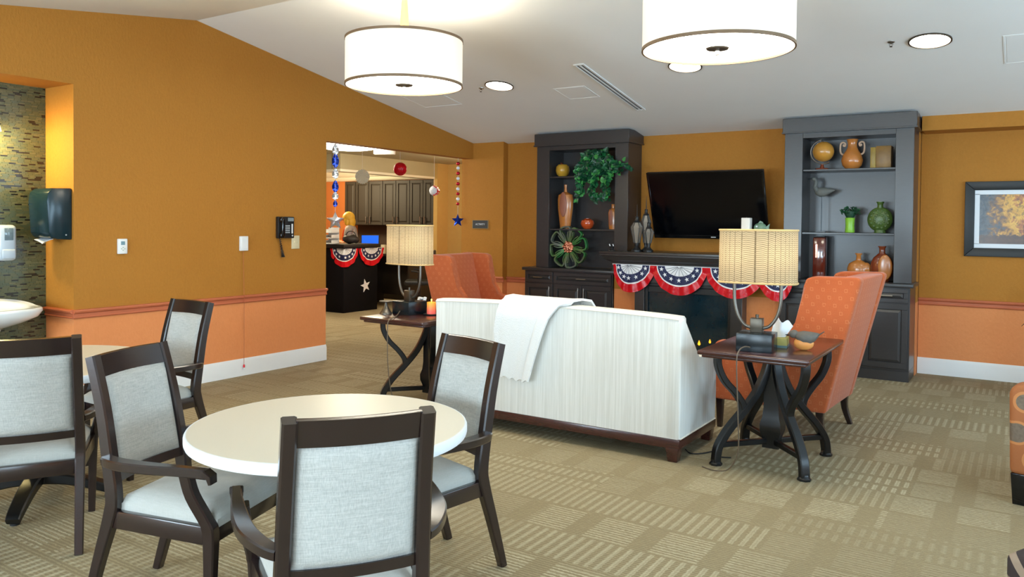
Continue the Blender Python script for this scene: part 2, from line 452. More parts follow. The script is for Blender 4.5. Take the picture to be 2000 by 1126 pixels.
b = B(); b.box(XL-.19, -5.815, YC, YC+.2, 0, 2.75); struct('wall_back_pier', b, M_wall, smooth=False)   # pier beside the opening
b = B(); b.box(-5.83, -.90, YB, YR+.1, 0, 2.75); struct('wall_back', b, M_wall, smooth=False)
b = B(); b.box(-.895, 3.6, YR, YR+.1, 0, 2.75); struct('wall_back_right', b, M_wall, smooth=False)
b = B(); b.box(-.86, 3.6, 8.68, YR+.02, 2.437, 2.75); struct('trim_7', b, M_wall, smooth=False)               # soffit over the right wall

# right-hand wall and the wall behind the camera, each with three windows
def window_wall(along, c0, c1, pos, thick, holes, z0, z1, top):
    b = B()
    def bx(a0, a1, q0, q1):
        if along == 'y': b.box(pos, pos+thick, a0, a1, q0, q1)
        else: b.box(a0, a1, pos, pos+thick, q0, q1)
    x = c0
    for h0, h1 in holes:
        bx(x, h0, 0, top); bx(h0, h1, 0, z0); bx(h0, h1, z1, top); x = h1
    bx(x, c1, 0, top)
    return b
hr = [(.1, 2.3), (3.1, 5.3), (6.1, 8.3)]
struct('wall_right', window_wall('y', -3.2, 9.1, 3.5, .15, hr, .6, 2.45, 3.4), M_wall, smooth=False)
hb = [(-5.7, -3.5), (-2.7, -.5), (.3, 2.5)]
struct('wall_front', window_wall('x', -6.46, 3.65, -3.35, .15, hb, .6, 2.15, 3.4), M_wall, smooth=False)
n = 0
for h0, h1 in hr:
    n += 1; b = B()
    for a0, a1, q0, q1 in ((h0, h0+.07, .6, 2.45), (h1-.07, h1, .6, 2.45), (h0, h1, .6, .67), (h0, h1, 2.38, 2.45), ((h0+h1)/2-.03, (h0+h1)/2+.03, .6, 2.45)):
        b.box(3.54, 3.60, a0, a1, q0, q1)
    struct('window_%d' % n, b, M_white, smooth=False)
for h0, h1 in hb:
    n += 1; b = B()
    for a0, a1, q0, q1 in ((h0, h0+.07, .6, 2.15), (h1-.07, h1, .6, 2.15), (h0, h1, .6, .67), (h0, h1, 2.08, 2.15), ((h0+h1)/2-.03, (h0+h1)/2+.03, .6, 2.15)):
        b.box(a0, a1, -3.30, -3.24, q0, q1)
    struct('window_%d' % n, b, M_white, smooth=False)

# baseboards and chair rails
BASE = [(0, 0), (.016, 0), (.016, .135), (.011, .15), (.006, .165), (0, .165)]
RAIL = [(0, .703), (.012, .703), (.020, .712), (.013, .722), (.014, .742), (.030, .752), (.034, .764), (.028, .774), (0, .776)]
def run_y(prof, x, sgn, y0, y1, b):
    return b.prism([(x+sgn*d, z) for d, z in prof], 'y', y0, y1)
def run_x(prof, y, x0, x1, b):
    return b.prism([(y-d, z) for d, z in prof], 'x', x0, x1)
b = B(); b.box(-4.035, -2.135, 8.425, YB+.01, 0, 1.149); struct('wall_chimney', b, M_wall, smooth=False)   # breast below the mantel
b = B(); run_y(BASE, XL, 1, 3.339, 6.03, b); struct('baseboard_left', b, M_white, ang=25)
b = B(); run_x(BASE, YC, XL-.18, -5.80, b); run_x(BASE, YB, -5.81, -5.29, b); struct('baseboard_back', b, M_white, ang=25)
b = B(); run_x(BASE, YR, -.895, 3.5, b); struct('baseboard_right', b, M_white, ang=25)
b = B(); run_y(RAIL, XL, 1, 3.33, 6.03, b); run_x([(d, z) for d, z in RAIL], 3.339, TILEX+.01, XL+.01, b); struct('trim_1', b, M_rail, ang=25)
b = B(); run_x(RAIL, YC, XL-.18, -5.79, b); run_x(RAIL, YB, -5.81, -5.15, b); struct('trim_2', b, M_rail, ang=25)
b = B(); run_x(RAIL, YR, -.895, 3.5, b); struct('trim_3', b, M_rail, ang=25)

# sink recess: mosaic of glass and stone strips on the back wall
b = B(); b.box(TILEX-.1, TILEX, 1.2, 3.339, 0, 2.56)
alc = struct('wall_recess', b, mat('dark grey tile grout', (78, 76, 60), .9), smooth=False)
def tiles(b, y0, y1, z0, z1, L, H, g, d, rnd, nm):
    z = z0; r = 0
    while z < z1-.001:
        y = y0-rnd.random()*L
        while y < y1:
            a0 = max(y0, y+g/2); a1 = min(y1, y+L-g/2)
            if a1-a0 > .006:
                dd = d*(.75+.5*rnd.random()); zz = min(z1, z+H-g/2)
                k = rnd.random(); mi = 3 if k < .12 else (0 if k < .5 else (1 if k < .82 else 2))
                vs = [b.bm.verts.new((TILEX+q, yy, z3)) for q in (0, dd) for yy, z3 in ((a0, z+g/2), (a1, z+g/2), (a1, zz), (a0, zz))]
                for f in ((4,5,6,7),(0,4,7,3),(1,2,6,5),(0,1,5,4),(3,7,6,2)):
                    fc = b.bm.faces.new([vs[i] for i in f]); fc.material_index = mi
            y += L
        z += H; r += 1
b = B(); tiles(b, 1.9, 3.338, .0, 2.56, .050, .0112, .0018, .004, random.Random(3), None)
TM = [mat('mosaic olive', (90, 90, 58), .25, var=.08, spec=.6), mat('mosaic sage', (80, 86, 62), .22, var=.08, spec=.6), mat('mosaic sand', (100, 96, 62), .3, var=.08), mat('mosaic charcoal', (34, 30, 22), .2, var=.1, spec=.6)]
o = obj('mosaic_tiles', b, None, alc, smooth=False, mats=TM); o['kind'] = 'stuff'

# ------------------------------------------------------------------ the activity room beyond the opening
M_yel = mat('ochre wall paint', (196, 160, 92), .8, var=.05, nscale=12)
M_owall = mat('orange wall paint', (206, 122, 62), .75, var=.05, nscale=12)
M_bulk = mat('khaki bulkhead paint', (176, 166, 132), .8, var=.04, nscale=12)
M_crown = mat('cream crown moulding', (236, 230, 206), .5, var=.02)
b = B(); b.box(-14.5, XL-.15, 4.2, 12.9, 2.59, 2.7); struct('ceiling_far', b, M_bulk, smooth=False)
b = B(); b.box(-14.5, -9.26, 12.0, 12.1, 0, 2.6); struct('wall_far_back', b, M_owall, smooth=False)
b = B(); b.box(-9.27, -6.4, 11.9, 12.0, 0, 2.6); b.box(-9.29, -9.20, 11.58, 12.0, 0, 2.6); struct('wall_far_right', b, M_yel, smooth=False)
b = B(); b.box(-14.6, -14.5, 4.2, 12.9, 0, 2.6); struct('wall_far_left', b, M_owall, smooth=False)
b = B(); b.box(-14.5, XL-.15, 4.1, 4.2, 0, 2.6); struct('wall_far_front', b, M_owall, smooth=False)
b = B(); b.box(XL-.19, XL-.1, YC+.2, 12.9, 0, 2.6); struct('wall_far_side', b, M_owall, smooth=False)
# dropped bulkhead round the serving area with a lit crown inside it
b = B(); b.box(-9.45, -9.26, 9.15, 12.0, 2.34, 2.6); b.box(-14.5, -9.44, 9.15, 9.34, 2.34, 2.6); struct('trim_4', b, M_bulk, smooth=False)
b = B()
CR = [(0, 2.33), (.05, 2.33), (.08, 2.36), (.10, 2.40), (.16, 2.43), (.20, 2.48), (.24, 2.50), (.24, 2.59), (0, 2.59)]
b.prism([(12.0-d*1.5, z) for d, z in CR], 'x', -14.4, -9.46); b.prism([(-14.5+d, z) for d, z in CR], 'y', 9.4, 12.0)
b.prism([(-9.45-.0, 2.30), (-9.26, 2.30), (-9.26, 2.34), (-9.45, 2.34)], 'y', 9.15, 11.58); b.prism([(9.15, 2.30), (9.34, 2.30), (9.34, 2.34), (9.15, 2.34)], 'x', -14.4, -9.45)
struct('trim_5', b, M_crown, ang=25)
def pt_light(name, loc, power, col, r=.1):
    l = bpy.data.lights.new(name, 'POINT'); l.energy = power; l.color = col; l.shadow_soft_size = r
    o = bpy.data.objects.new(name, l); C.objects.link(o); o.location = loc; return o
pt_light('serving_area_lamp', (-11.2, 10.4, 2.2), 85, (1, .82, .52), .2)
pt_light('far_flush_lamp', (-8.05, 8.10, 2.36), 34, (1, .90, .68), .2)
pt_light('far_room_fill', (-7.5, 10.6, 2.4), 30, (1, .88, .62), .2)  # added fill with no fixture of its own, brightens the far room

def door_panel(b, x0, x1, z0, z1, y, th=.02, frame=.055, rec=.010):
    """raised-and-recessed cabinet front facing -y"""
    b.box(x0, x1, y-th, y, z0, z0+frame, .002, 1); b.box(x0, x1, y-th, y, z1-frame, z1, .002, 1)
    b.box(x0, x0+frame, y-th, y, z0+frame, z1-frame, .002, 1); b.box(x1-frame, x1, y-th, y, z0+frame, z1-frame, .002, 1)
    i = frame-.001
    b.hexa([(x0+i, y-rec+.004, z0+i), (x1-i, y-rec+.004, z0+i), (x1-i, y-rec+.004, z1-i), (x0+i, y-rec+.004, z1-i)][::-1],
           [(x0+i+.03, y-th+.003, z0+i+.03), (x1-i-.03, y-th+.003, z0+i+.03), (x1-i-.03, y-th+.003, z1-i-.03), (x0+i+.03, y-th+.003, z1-i-.03)][::-1])
    b.box(x0+.01, x1-.01, y-.006, y, z0+.01, z1-.01)
    return b
def bar_handle(b, c, L, axis, r=.006, off=.028):
    x, y, z = c
    if axis == 'x':
        b.tube([(x-L/2, y-off, z), (x+L/2, y-off, z)], r); ends = ((x-L*.38, z), (x+L*.38, z))
    else:
        b.tube([(x, y-off, z-L/2), (x, y-off, z+L/2)], r); ends = ((x, z-L*.38), (x, z+L*.38))
    for ex, ez in ends: b.tube([(ex, y-off, ez), (ex, y+.004, ez)], r*.8)
    return b
M_far = wood_mat('brown far cabinet wood', (34, 27, 18), (46, 37, 26), .6, .0)
xs = [-11.61, -11.31, -10.95, -10.58, -10.24, -9.89, -9.56, -9.30]
t = thing('wall_cabinet', 'row of dark brown upper wall cabinets in the far activity room', 'cabinet', (0, 0, 0))
b = B(); b.box(-11.62, -9.295, 11.62, 11.995, 1.42, 2.30, .004, 1); obj('body', b, M_far, t)
for i in range(7):
    b = B(); door_panel(b, xs[i]+.006, xs[i+1]-.006, 1.43, 2.29, 11.62); d = obj('door', b, M_far, t, smooth=False)
    hx = xs[i+1]-.05 if i % 2 == 1 else xs[i]+.05
    b = B(); bar_handle(b, (hx, 11.60, 1.53), .13, 'z', .008); obj('handle', b, M_steel, d)
t = thing('base_cabinet', 'dark lower cabinet run with black counter under the far wall cabinets', 'cabinet')
b = B(); b.box(-11.62, -9.295, 11.42, 11.99, .10, .88, .004, 1); obj('body', b, M_far, t)
b = B(); b.box(-11.62, -9.295, 11.50, 11.99, 0, .10); obj('toe_kick', b, M_blackm, t)
b = B(); b.box(-11.62, -9.295, 11.38, 11.995, .88, .92, .008); obj('counter', b, M_blackm, t)
for i in range(4):
    b = B(); door_panel(b, -11.6+.577*i, -11.6+.577*(i+1)-.01, .13, .86, 11.42); d = obj('door', b, M_far, t, smooth=False)
    b = B(); bar_handle(b, (-11.6+.577*i+(.06 if i % 2 else .5), 11.40, .76), .12, 'z'); obj('handle', b, M_steel, d)
b = B(); b.box(-11.6, -9.3, 11.97, 11.995, .92, 1.42)
struct('trim_6', b, mat('dark brown backsplash', (70, 56, 46), .5), smooth=False)

# serving desk with bunting and a star
t = thing('reception_desk', 'black cloth covered desk with white star and patriotic bunting', 'desk', (-9.255, 9.23, 0))
b = B(); b.box(-.45, 0, 0, .80, 0, 1.06, .01); obj('body', b, mat('black table cloth', (7, 8, 15), .7, spec=.2, var=.2, nscale=5, bmp=.15, bscale=6), t)
b = B(); b.box(-.49, .04, -.04, .84, 1.06, 1.12, .01); obj('counter', b, M_blackm, t)
b = B(); b.star((.008, .50, .42), .115, .008, (0, 1, 0), (0, 0, 1), rot=.22); obj('star_decal', b, M_wht, t)

def fan(parent, cx, zt, R, plane, half=(1.0, 1.0), phase=0, wrap=None, names=True, stars=7, y=0):
    """half-round pleated bunting fan hanging from zt; plane maps (across, out, z) to local coordinates"""
    def P(r, a, o=0):
        s = math.cos(a); k = half[1] if s > 0 else half[0]
        q = r/R; return plane(cx+r*s*k, o, zt-r*math.sin(a)*(.5+.5*q*q))
    def ring(r0, r1, amp, mt, nm, o0, th=.004):
        NA = 48
        def fn(u, v):
            a = u*PI; r = r0+(r1-r0)*v
            w = amp*math.sin(u*PI*14+phase)*(r/R)+.004*math.sin(u*31+phase*3)*(r/R)
            return P(r, a, o0+w)
        bb = B(); bb.sheet(fn, NA, 3 if r1-r0 > .05*R else 1, th); return obj(nm, bb, mt, parent)
    ring(.02*R, .53*R, .004, M_wht, 'white_fan', .010)
    ring(.53*R, .80*R, .004, M_navy, 'star_band', .011)
    ring(.795*R, .83*R, .004, M_wht, 'white_stripe', .013)
    ring(.825*R, R, .008, M_red, 'red_border', .012)
    bb = B()
    for k in range(1, 10):
        a = PI*k/10
        bb.tube([P(.06*R, a, .016), P(.52*R, a, .017)], .0022*R/.3, 4)
    obj('pleat', bb, M_pleat, parent)
    for k in range(stars):
        a = PI*(k+.5)/stars
        c = P(.665*R, a, .020); e = Vector(P(.665*R, a+.01, .020))-Vector(P(.665*R, a-.01, .020)); e.normalize()
        up = Vector(P(.55*R, a, .020))-Vector(c); up.normalize()
        ax = e-up*e.dot(up)
        bb = B(); bb.star(c, .085*R, .003, ax, up); obj('star', bb, M_wht, parent)
pl = lambda u, o, z: (.005+o, u, z)
def swag(name, lab, loc, R, half=(1, 1), plane=pl, phase=0, grp=None, stars=7, wraps=None):
    t = thing(name, lab, 'bunting', loc, 0, grp); fan(t, 0, 0, R, plane, half, phase, stars=stars)
    return t
swag('bunting_fan', 'half-round patriotic fan on right end of far black desk', (-9.25, 9.86, 1.05), .30, phase=1.0, grp='patriotic bunting fans')
swag('bunting_fan', 'half-round patriotic fan on near corner of far black desk', (-9.25, 9.24, 1.05), .30, phase=2.0, grp='patriotic bunting fans', plane=lambda u, o, z: (.005+o, u, z) if u >= 0 else (u*1.0+.0, -.005-o, z))

# things on and behind the desk
t = thing('computer_monitor', 'dark monitor with glowing blue screen behind far black desk', 'monitor', (-9.98, 10.62, .92), .58)
b = B(); b.box(-.165, .165, -.02, .02, .05, .335, .008); obj('body', b, M_blackm, t)
b = B(); b.box(-.152, .152, -.0215, -.0205, .07, .322); obj('screen', b, mat('blue screen', (30, 90, 220), .3, emit=(20, 90, 220), estr=.7, var=.35, nscale=3), t)
b = B(); b.box(-.03, .03, -.01, .03, .01, .06); b.box(-.1, .1, -.07, .09, 0, .012, .004); obj('stand', b, M_blackm, t)
t = thing('work_counter', 'dark work counter behind the far desk holding monitor and printer', 'counter', (-9.5, 10.78, 0))
b = B(); b.box(-.6, .55, -.28, .32, .88, .92, .006); obj('top', b, M_blackm, t)
for q in (-.6, .50):
    b = B(); b.box(q, q+.04, -.26, .30, 0, .88); obj('side_panel', b, M_far, t, smooth=False)
b = B(); b.box(-.56, .50, .26, .30, .15, .88); obj('back_panel', b, M_far, t)
t = thing('printer', 'cream boxy printer beside the desk in the far room', 'printer', (-9.70, 10.60, .92), .5)
b = B(); b.box(-.085, .085, -.07, .07, 0, .16, .012); obj('body', b, mat('cream plastic', (222, 214, 180), .5), t)
b = B(); b.box(-.06, .06, -.085, -.065, .03, .06, .004); obj('tray', b, M_blackm, t)
t = thing('handbag', 'dark slouchy bag lying on the far black desk', 'bag', (-9.46, 9.60, 1.12), .4)
b = B(); b.ball((0, 0, .075), .1, (1.5, .9, .75), 16)
for v in b.bm.verts: v.co.z = max(.001, v.co.z+.015*math.sin(v.co.x*40)*math.cos(v.co.y*35))
obj('body', b, mat('dark brown leather', (40, 32, 28), .6, var=.3, nscale=14, bmp=.3, bscale=20), t)
b = B(); b.tube(smoothpath([(-.09, 0, .13), (-.06, 0, .19), (0, 0, .21), (.06, 0, .19), (.09, 0, .13)]), .008, 6); obj('handle', b, M_blackm, t)
t = thing('paper_tray', 'stack of white paper trays on desk behind the silver star', 'tray', (-9.68, 9.34, 1.12), .3)
for k in range(3):
    b = B(); b.box(-.10, .10, -.13, .13, .09*k, .09*k+.012, .003, 1); b.box(-.10, -.092, -.13, .13, .09*k, .09*k+.06, .002, 1); b.box(.092, .10, -.13, .13, .09*k, .09*k+.06, .002, 1); b.box(-.1, .1, .122, .13, .09*k, .09*k+.09, .002, 1)
    obj('shelf', b, M_white, t)
t = thing('office_chair', 'black office chair standing by the far desk', 'chair', (-8.55, 10.30, 0), 2.2)
b = B(); b.box(-.24, .24, -.23, .24, .44, .52, .03); obj('seat', b, M_blackm, t)
b = B(); b.box(-.22, .22, -.27, -.21, .60, 1.02, .025); obj('backrest', b, M_blackm, t)
b = B(); b.tube([(0, 0, .10), (0, 0, .45)], .03); b.tube([(0, -.20, .46), (0, -.27, .55), (0, -.26, .75)], .018); obj('column', b, M_blackm, t)
for k in range(5):
    a = 2*PI*k/5; b = B(); b.tube([(0, 0, .11), (.28*math.cos(a), .28*math.sin(a), .07)], [.026, .018]); lg = obj('leg', b, M_blackm, t)
    b = B(); b.ball((.28*math.cos(a), .28*math.sin(a), .03), .03, (1, 1, 1), 8); obj('caster', b, M_blackm, lg)
for s in (-1, 1):
    b = B(); b.tube(smoothpath([(s*.24, 0, .48), (s*.29, 0, .55), (s*.29, 0, .66), (s*.27, .12, .68)]), .016); obj('arm', b, M_blackm, t)

# ceiling fixtures of the far room
t = thing('ceiling_light', 'bright round flush light on the ceiling beyond the opening', 'light', (-8.05, 8.10, 2.59))
b = B(); b.lathe([(.50, -.001), (.50, -.02), (.44, -.05), (.30, -.075), (.001, -.085)], 40); obj('diffuser', b, mat('far lit diffuser', (255, 250, 236), .5, emit=(255, 244, 220), estr=9.0, var=0), t)
b = B(); b.lathe([(.52, 0), (.52, -.022), (.502, -.022), (.502, 0)], 40); obj('rim', b, M_white, t)
t = thing('emergency_light', 'white box fixture on far ceiling beside the red paper ball', 'light', (-7.72, 8.50, 2.59), .6)
b = B(); b.box(-.15, .15, -.05, .05, -.13, -.02, .01); obj('body', b, M_white, t)
b = B(); b.box(-.08, .08, -.03, .03, -.02, 0); obj('mount', b, M_white, t)

# paper and foil decorations hanging in the opening
M_foilb = mat('blue foil', (30, 60, 170), .18, .75, var=.3, nscale=18)
M_foils = mat('silver foil', (226, 230, 236), .15, .8, var=.12, nscale=18)
M_foilr = mat('red foil', (200, 26, 44), .22, .6, var=.25, nscale=20)
M_string = mat('white thread', (216, 212, 200), .7)
def strand(name, lab, x, y, ztop, items, star, grp):
    t = thing(name, lab, 'decoration', (x, y, ztop), math.radians(57), grp)
    b = B(); b.tube([(0, 0, 0), (0, 0, star[0]-ztop+star[1]*.8)], .0022, 5); obj('string', b, M_string, t)
    for z, r, h, mt in items:
        b = B()
        if h > 0:          # twisted foil drop
            def fn(u, v):
                a = .35*math.sin(v*PI*2); w = r*1.15*math.sin(PI*v)**.7*(u*2-1)
                return (w*math.cos(a), w*math.sin(a), z-ztop+h/2-h*v)
            b.sheet(fn, 6, 16, .002)
        else:
            b.ball((0, 0, z-ztop), r, (1, 1, .95), 12)
        obj('foil_drop' if h > 0 else 'bead', b, mt, t)
    b = B(); b.star((0, 0, star[0]-ztop), star[1], .004, (1, 0, 0), (0, 0, 1), .45, puff=.02); obj('star', b, star[2], t)
X = -6.40
strand('foil_strand', 'hanging strand of blue and silver foil drops ending in silver star', X, 6.25, 2.36,
       [(2.29, .033, .13, M_foils), (2.165, .034, .17, M_foilb), (2.02, .032, .12, M_foils), (1.88, .032, .14, M_foilb), (1.775, .032, .09, M_foils), (1.69, .022, .08, M_foilb)],
       (1.50, .105, M_foils), 'foil strands in the opening')
strand('bead_strand', 'hanging strand of red and white beads ending in blue star', X, 8.50, 2.36,
       [(2.285, .026, 0, M_foilr), (2.225, .024, 0, M_wht), (2.155, .026, 0, M_foilr), (2.085, .024, 0, M_wht), (2.015, .026, 0, M_foilr), (1.945, .024, 0, M_wht), (1.88, .024, 0, M_foilr), (1.81, .024, 0, M_wht), (1.745, .022, 0, M_foilr)],
       (1.52, .09, M_foilb), 'foil strands in the opening')
def honeycomb(b, r, n=18, half=False):
    for k in range(n):
        a0 = PI*k/n
        pts = [(r*math.sin(PI*i/14)*math.cos(a0), r*math.sin(PI*i/14)*math.sin(a0), r*math.cos(PI*i/14)) for i in range(15)]
        pt2 = [(-p[0], -p[1], p[2]) for p in pts]
        n2 = Vector((-math.sin(a0), math.cos(a0), 0))*.002
        ring = pts+pt2[::-1][1:-1]
        b.rings([[Vector(p)+n2 for p in ring], [Vector(p)-n2 for p in ring]])
    b.ball((0, 0, 0), r*.93, (1, 1, 1), 20)
t = thing('paper_ball', 'red honeycomb tissue paper ball hanging beyond the opening', 'decoration', (-6.9, 7.90, 2.19))
b = B(); honeycomb(b, .088); obj('ball', b, M_red, t, smooth=False)
b = B(); b.tube([(0, 0, .08), (0, 0, .40)], .002, 5); obj('string', b, M_string, t)
t = thing('paper_ball', 'small red and white tissue ball hanging by far cabinets', 'decoration', (-7.0, 8.74, 1.94), .3)
b = B(); honeycomb(b, .070, 10); obj('ball', b, M_wht, t, smooth=False)
b = B(); b.prism([(0, -.072), (.05, -.05), (.074, 0), (.05, .05), (0, .072)], 'y', -.035, .035); obj('red_gore', b, M_red, t)
b = B(); b.tube([(0, 0, .06), (0, 0, .65)], .002, 5); obj('string', b, M_string, t)
t = thing('paper_fan', 'round white pleated paper fan hanging beyond the opening', 'decoration', (-7.5, 7.82, 2.10), math.radians(50))
b = B()
N = 44
ringo = []; 
cf = b.bm.verts.new((0, -.004, 0)); cb = b.bm.verts.new((0, .004, 0))
F_ = [b.bm.verts.new((.10*math.cos(2*PI*k/N)*(1 if k % 2 else .92), -.004-.008*(k % 2), .10*math.sin(2*PI*k/N)*(1 if k % 2 else .92))) for k in range(N)]
K_ = [b.bm.verts.new(v.co+Vector((0, .006, 0))) for v in F_]
for k in range(N):
    j = (k+1) % N
    b.bm.faces.new((cf, F_[k], F_[j])); b.bm.faces.new((cb, K_[j], K_[k])); b.bm.faces.new((F_[k], K_[k], K_[j], F_[j]))
obj('fan', b, mat('cream tissue', (226, 218, 188), .8), t, smooth=False)
b = B(); b.tube([(0, 0, .02), (0, 0, .49)], .002, 5); obj('string', b, M_string, t)
# ------------------------------------------------------------------ dining chairs
def make_chair(label):
    t = thing('dining_chair', label, 'chair', (0, 0, 0), 0, 'dark wood dining armchairs')
    for s in (-1, 1):
        # rear leg and back post in one bent piece
        p = smoothpath([(s*.196, -.338, 0), (s*.197, -.276, .21), (s*.198, -.222, .38), (s*.199, -.210, .45), (s*.196, -.228, .57), (s*.191, -.266, .78), (s*.187, -.318, .975)], 4)
        n = len(p); secs = [(.036+.006*min(1, i/8), lerp(.034, .056, min(1, i/9)) if i < 14 else lerp(.056, .044, (i-14)/(n-15))) for i in range(n)]
        b = B(); b.sweep(p, secs, (1, 0, 0)); obj('back_post', b, M_chair, t)
        # front leg running up into the arm support
        p = smoothpath([(s*.236, .236, 0), (s*.240, .240, .22), (s*.244, .244, .37), (s*.252, .236, .42), (s*.274, .190, .52), (s*.284, .172, .598)], 4)
        n = len(p); b = B(); b.sweep(p, [(lerp(.032, .044, min(1, i/8)) if i < 12 else .040, lerp(.032, .050, min(1, i/8)) if i < 12 else .044) for i in range(n)], (1, 0, 0)); obj('leg', b, M_chair, t)
        # arm curving out from the post and running forward to a rounded tip
        p = smoothpath([(s*.208, -.236, .592), (s*.244, -.196, .600), (s*.282, -.10, .606), (s*.298, .03, .610), (s*.302, .16, .614), (s*.300, .27, .612)], 5)
        n = len(p); b = B(); b.sweep(p, [(.034+.018*math.sin(PI*min(1, i/(n-5))), .034) for i in range(n)], (1, 0, 0))
        b.sweep([(s*.300, .262, .618), (s*.299, .286, .604), (s*.298, .290, .580)], [(.044, .024), (.042, .024), (.038, .012)], (1, 0, 0))
        obj('armrest', b, M_chair, t)
    b = B()
    N = 10
    rs = []
    for i in range(N+1):
        u = i/N; x = lerp(-.170, .170, u); bow = -.022*(1-(2*u-1)**2)
        rs.append([(x, -.294+bow-.013, .896), (x, -.294+bow+.013, .896), (x, -.318+bow+.014, .974), (x, -.318+bow+.004, .978), (x, -.318+bow-.013, .974)])
    b.rings(rs); obj('top_rail', b, M_chair, t)
    b = B(); rs = []
    for i in range(N+1):
        u = i/N; x = lerp(-.178, .178, u); bow = -.018*(1-(2*u-1)**2)
        rs.append([(x, -.216+bow-.014, .502), (x, -.216+bow+.014, .502), (x, -.222+bow+.014, .537), (x, -.222+bow-.014, .537)])
    b.rings(rs); obj('lower_rail', b, M_chair, t)
    # upholstered back panel, curved and softly padded
    b = B()
    def edge(u, v):
        e = min(u, 1-u)*.35; f = min(v, 1-v)*.36
        return min(1, min(e, f)/.03)**.5
    def pt(u, v, sgn):
        h_ = lerp(.175, .169, v); x = lerp(-h_, h_, u); z = lerp(.535, .898, v)
        yc = -.223-.028*((z-.584)/.2)**1.15*.95-.006 if False else lerp(-.220, -.290, v**1.15)
        bow = -.020*(1-(2*u-1)**2)
        return (x, yc+bow+sgn*(.006+.018*edge(u, v)), z)
    n, m = 18, 14
    A = [[b.bm.verts.new(pt(i/n, j/m, 1)) for j in range(m+1)] for i in range(n+1)]
    D = [[b.bm.verts.new(pt(i/n, j/m, -.75)) for j in range(m+1)] for i in range(n+1)]
    for i in range(n):
        for j in range(m):
            b.bm.faces.new((A[i][j], A[i+1][j], A[i+1][j+1], A[i][j+1])); b.bm.faces.new((D[i][j], D[i][j+1], D[i+1][j+1], D[i+1][j]))
        b.bm.faces.new((A[i][0], D[i][0], D[i+1][0], A[i+1][0])); b.bm.faces.new((A[i][m], A[i+1][m], D[i+1][m], D[i][m]))
    for j in range(m):
        b.bm.faces.new((A[0][j], A[0][j+1], D[0][j+1], D[0][j])); b.bm.faces.new((A[n][j], D[n][j], D[n][j+1], A[n][j+1]))
    obj('back_panel', b, M_linen, t, ang=60)
    # seat frame rails
    b = B(); b.box(-.232, .232, .218, .250, .335, .402, .004); obj('front_rail', b, M_chair, t)
    b = B(); b.box(-.186, .186, -.236, -.208, .335, .402, .004); obj('rear_rail', b, M_chair, t)
    for s in (-1, 1):
        b = B(); b.hexa([(s*.194-.014, -.23, .335), (s*.194+.014, -.23, .335), (s*.242+.012, .235, .335), (s*.242-.016, .235, .335)],
                        [(s*.194-.014, -.23, .402), (s*.194+.014, -.23, .402), (s*.242+.012, .235, .402), (s*.242-.016, .235, .402)], .004); obj('side_rail', b, M_chair, t)
    # crowned seat cushion
    b = B(); n, m = 16, 16
    def sp(u, v, k):
        w = lerp(.190, .236, v); x = lerp(-w, w, u); y = lerp(-.205, .266, v)
        e = min(1, min(min(u, 1-u)*.46, min(v, 1-v)*.45)/.07)
        z = .402+(.026+.042*(1-(1-e)**2)+.010*math.sin(PI*u)*math.sin(PI*v)) if k else .396
        sh = 1 if k else .985
        return (x*sh, y*sh, z)
    A = [[b.bm.verts.new(sp(i/n, j/m, 1)) for j in range(m+1)] for i in range(n+1)]
    D = [[b.bm.verts.new(sp(i/n, j/m, 0)) for j in range(m+1)] for i in range(n+1)]
    for i in range(n):
        for j in range(m):
            b.bm.faces.new((A[i][j], A[i+1][j], A[i+1][j+1], A[i][j+1])); b.bm.faces.new((D[i][j], D[i][j+1], D[i+1][j+1], D[i+1][j]))
        b.bm.faces.new((A[i][0], D[i][0], D[i+1][0], A[i+1][0])); b.bm.faces.new((A[i][m], A[i+1][m], D[i+1][m], D[i][m]))
    for j in range(m):
        b.bm.faces.new((A[0][j], A[0][j+1], D[0][j+1], D[0][j])); b.bm.faces.new((A[n][j], D[n][j], D[n][j+1], A[n][j+1]))
    obj('seat_cushion', b, M_cream, t, ang=60)
    return t
def chair_at(first, topc, facing_deg, label):
    """topc: middle of the top rail on plan; the chair faces facing_deg"""
    a = math.radians(facing_deg); rz = a-PI/2
    f = Vector((math.cos(a), math.sin(a)))
    loc = (topc[0]+f.x*.318, topc[1]+f.y*.318, 0)
    if first is None: return loc, rz
    return dup(first, loc, rz, label, 'dark wood dining armchairs')
k = .525/.55
ch = make_chair('dark wood armchair with its back to the camera, nearest at the nearer round table')
loc, rz = chair_at(None, (-1.572*k, 1.637*k), 144, '')
ch.location = loc; ch.rotation_euler = (0, 0, rz)
chair_at(ch, (-3.172*k, 1.907*k), 18, 'dark wood armchair seen from its front side, drawn up left of the nearer round table')
chair_at(ch, (-2.182*k, 3.021*k), -105, 'dark wood armchair between the nearer round table and the sofa back')
chair_at(ch, (-4.724*k, 3.293*k), -91, 'dark wood armchair standing by the orange wall behind the farther round table')
chair_at(ch, (-3.63, 1.72), 150, 'dark wood armchair cut off by the left frame edge, back to the camera')

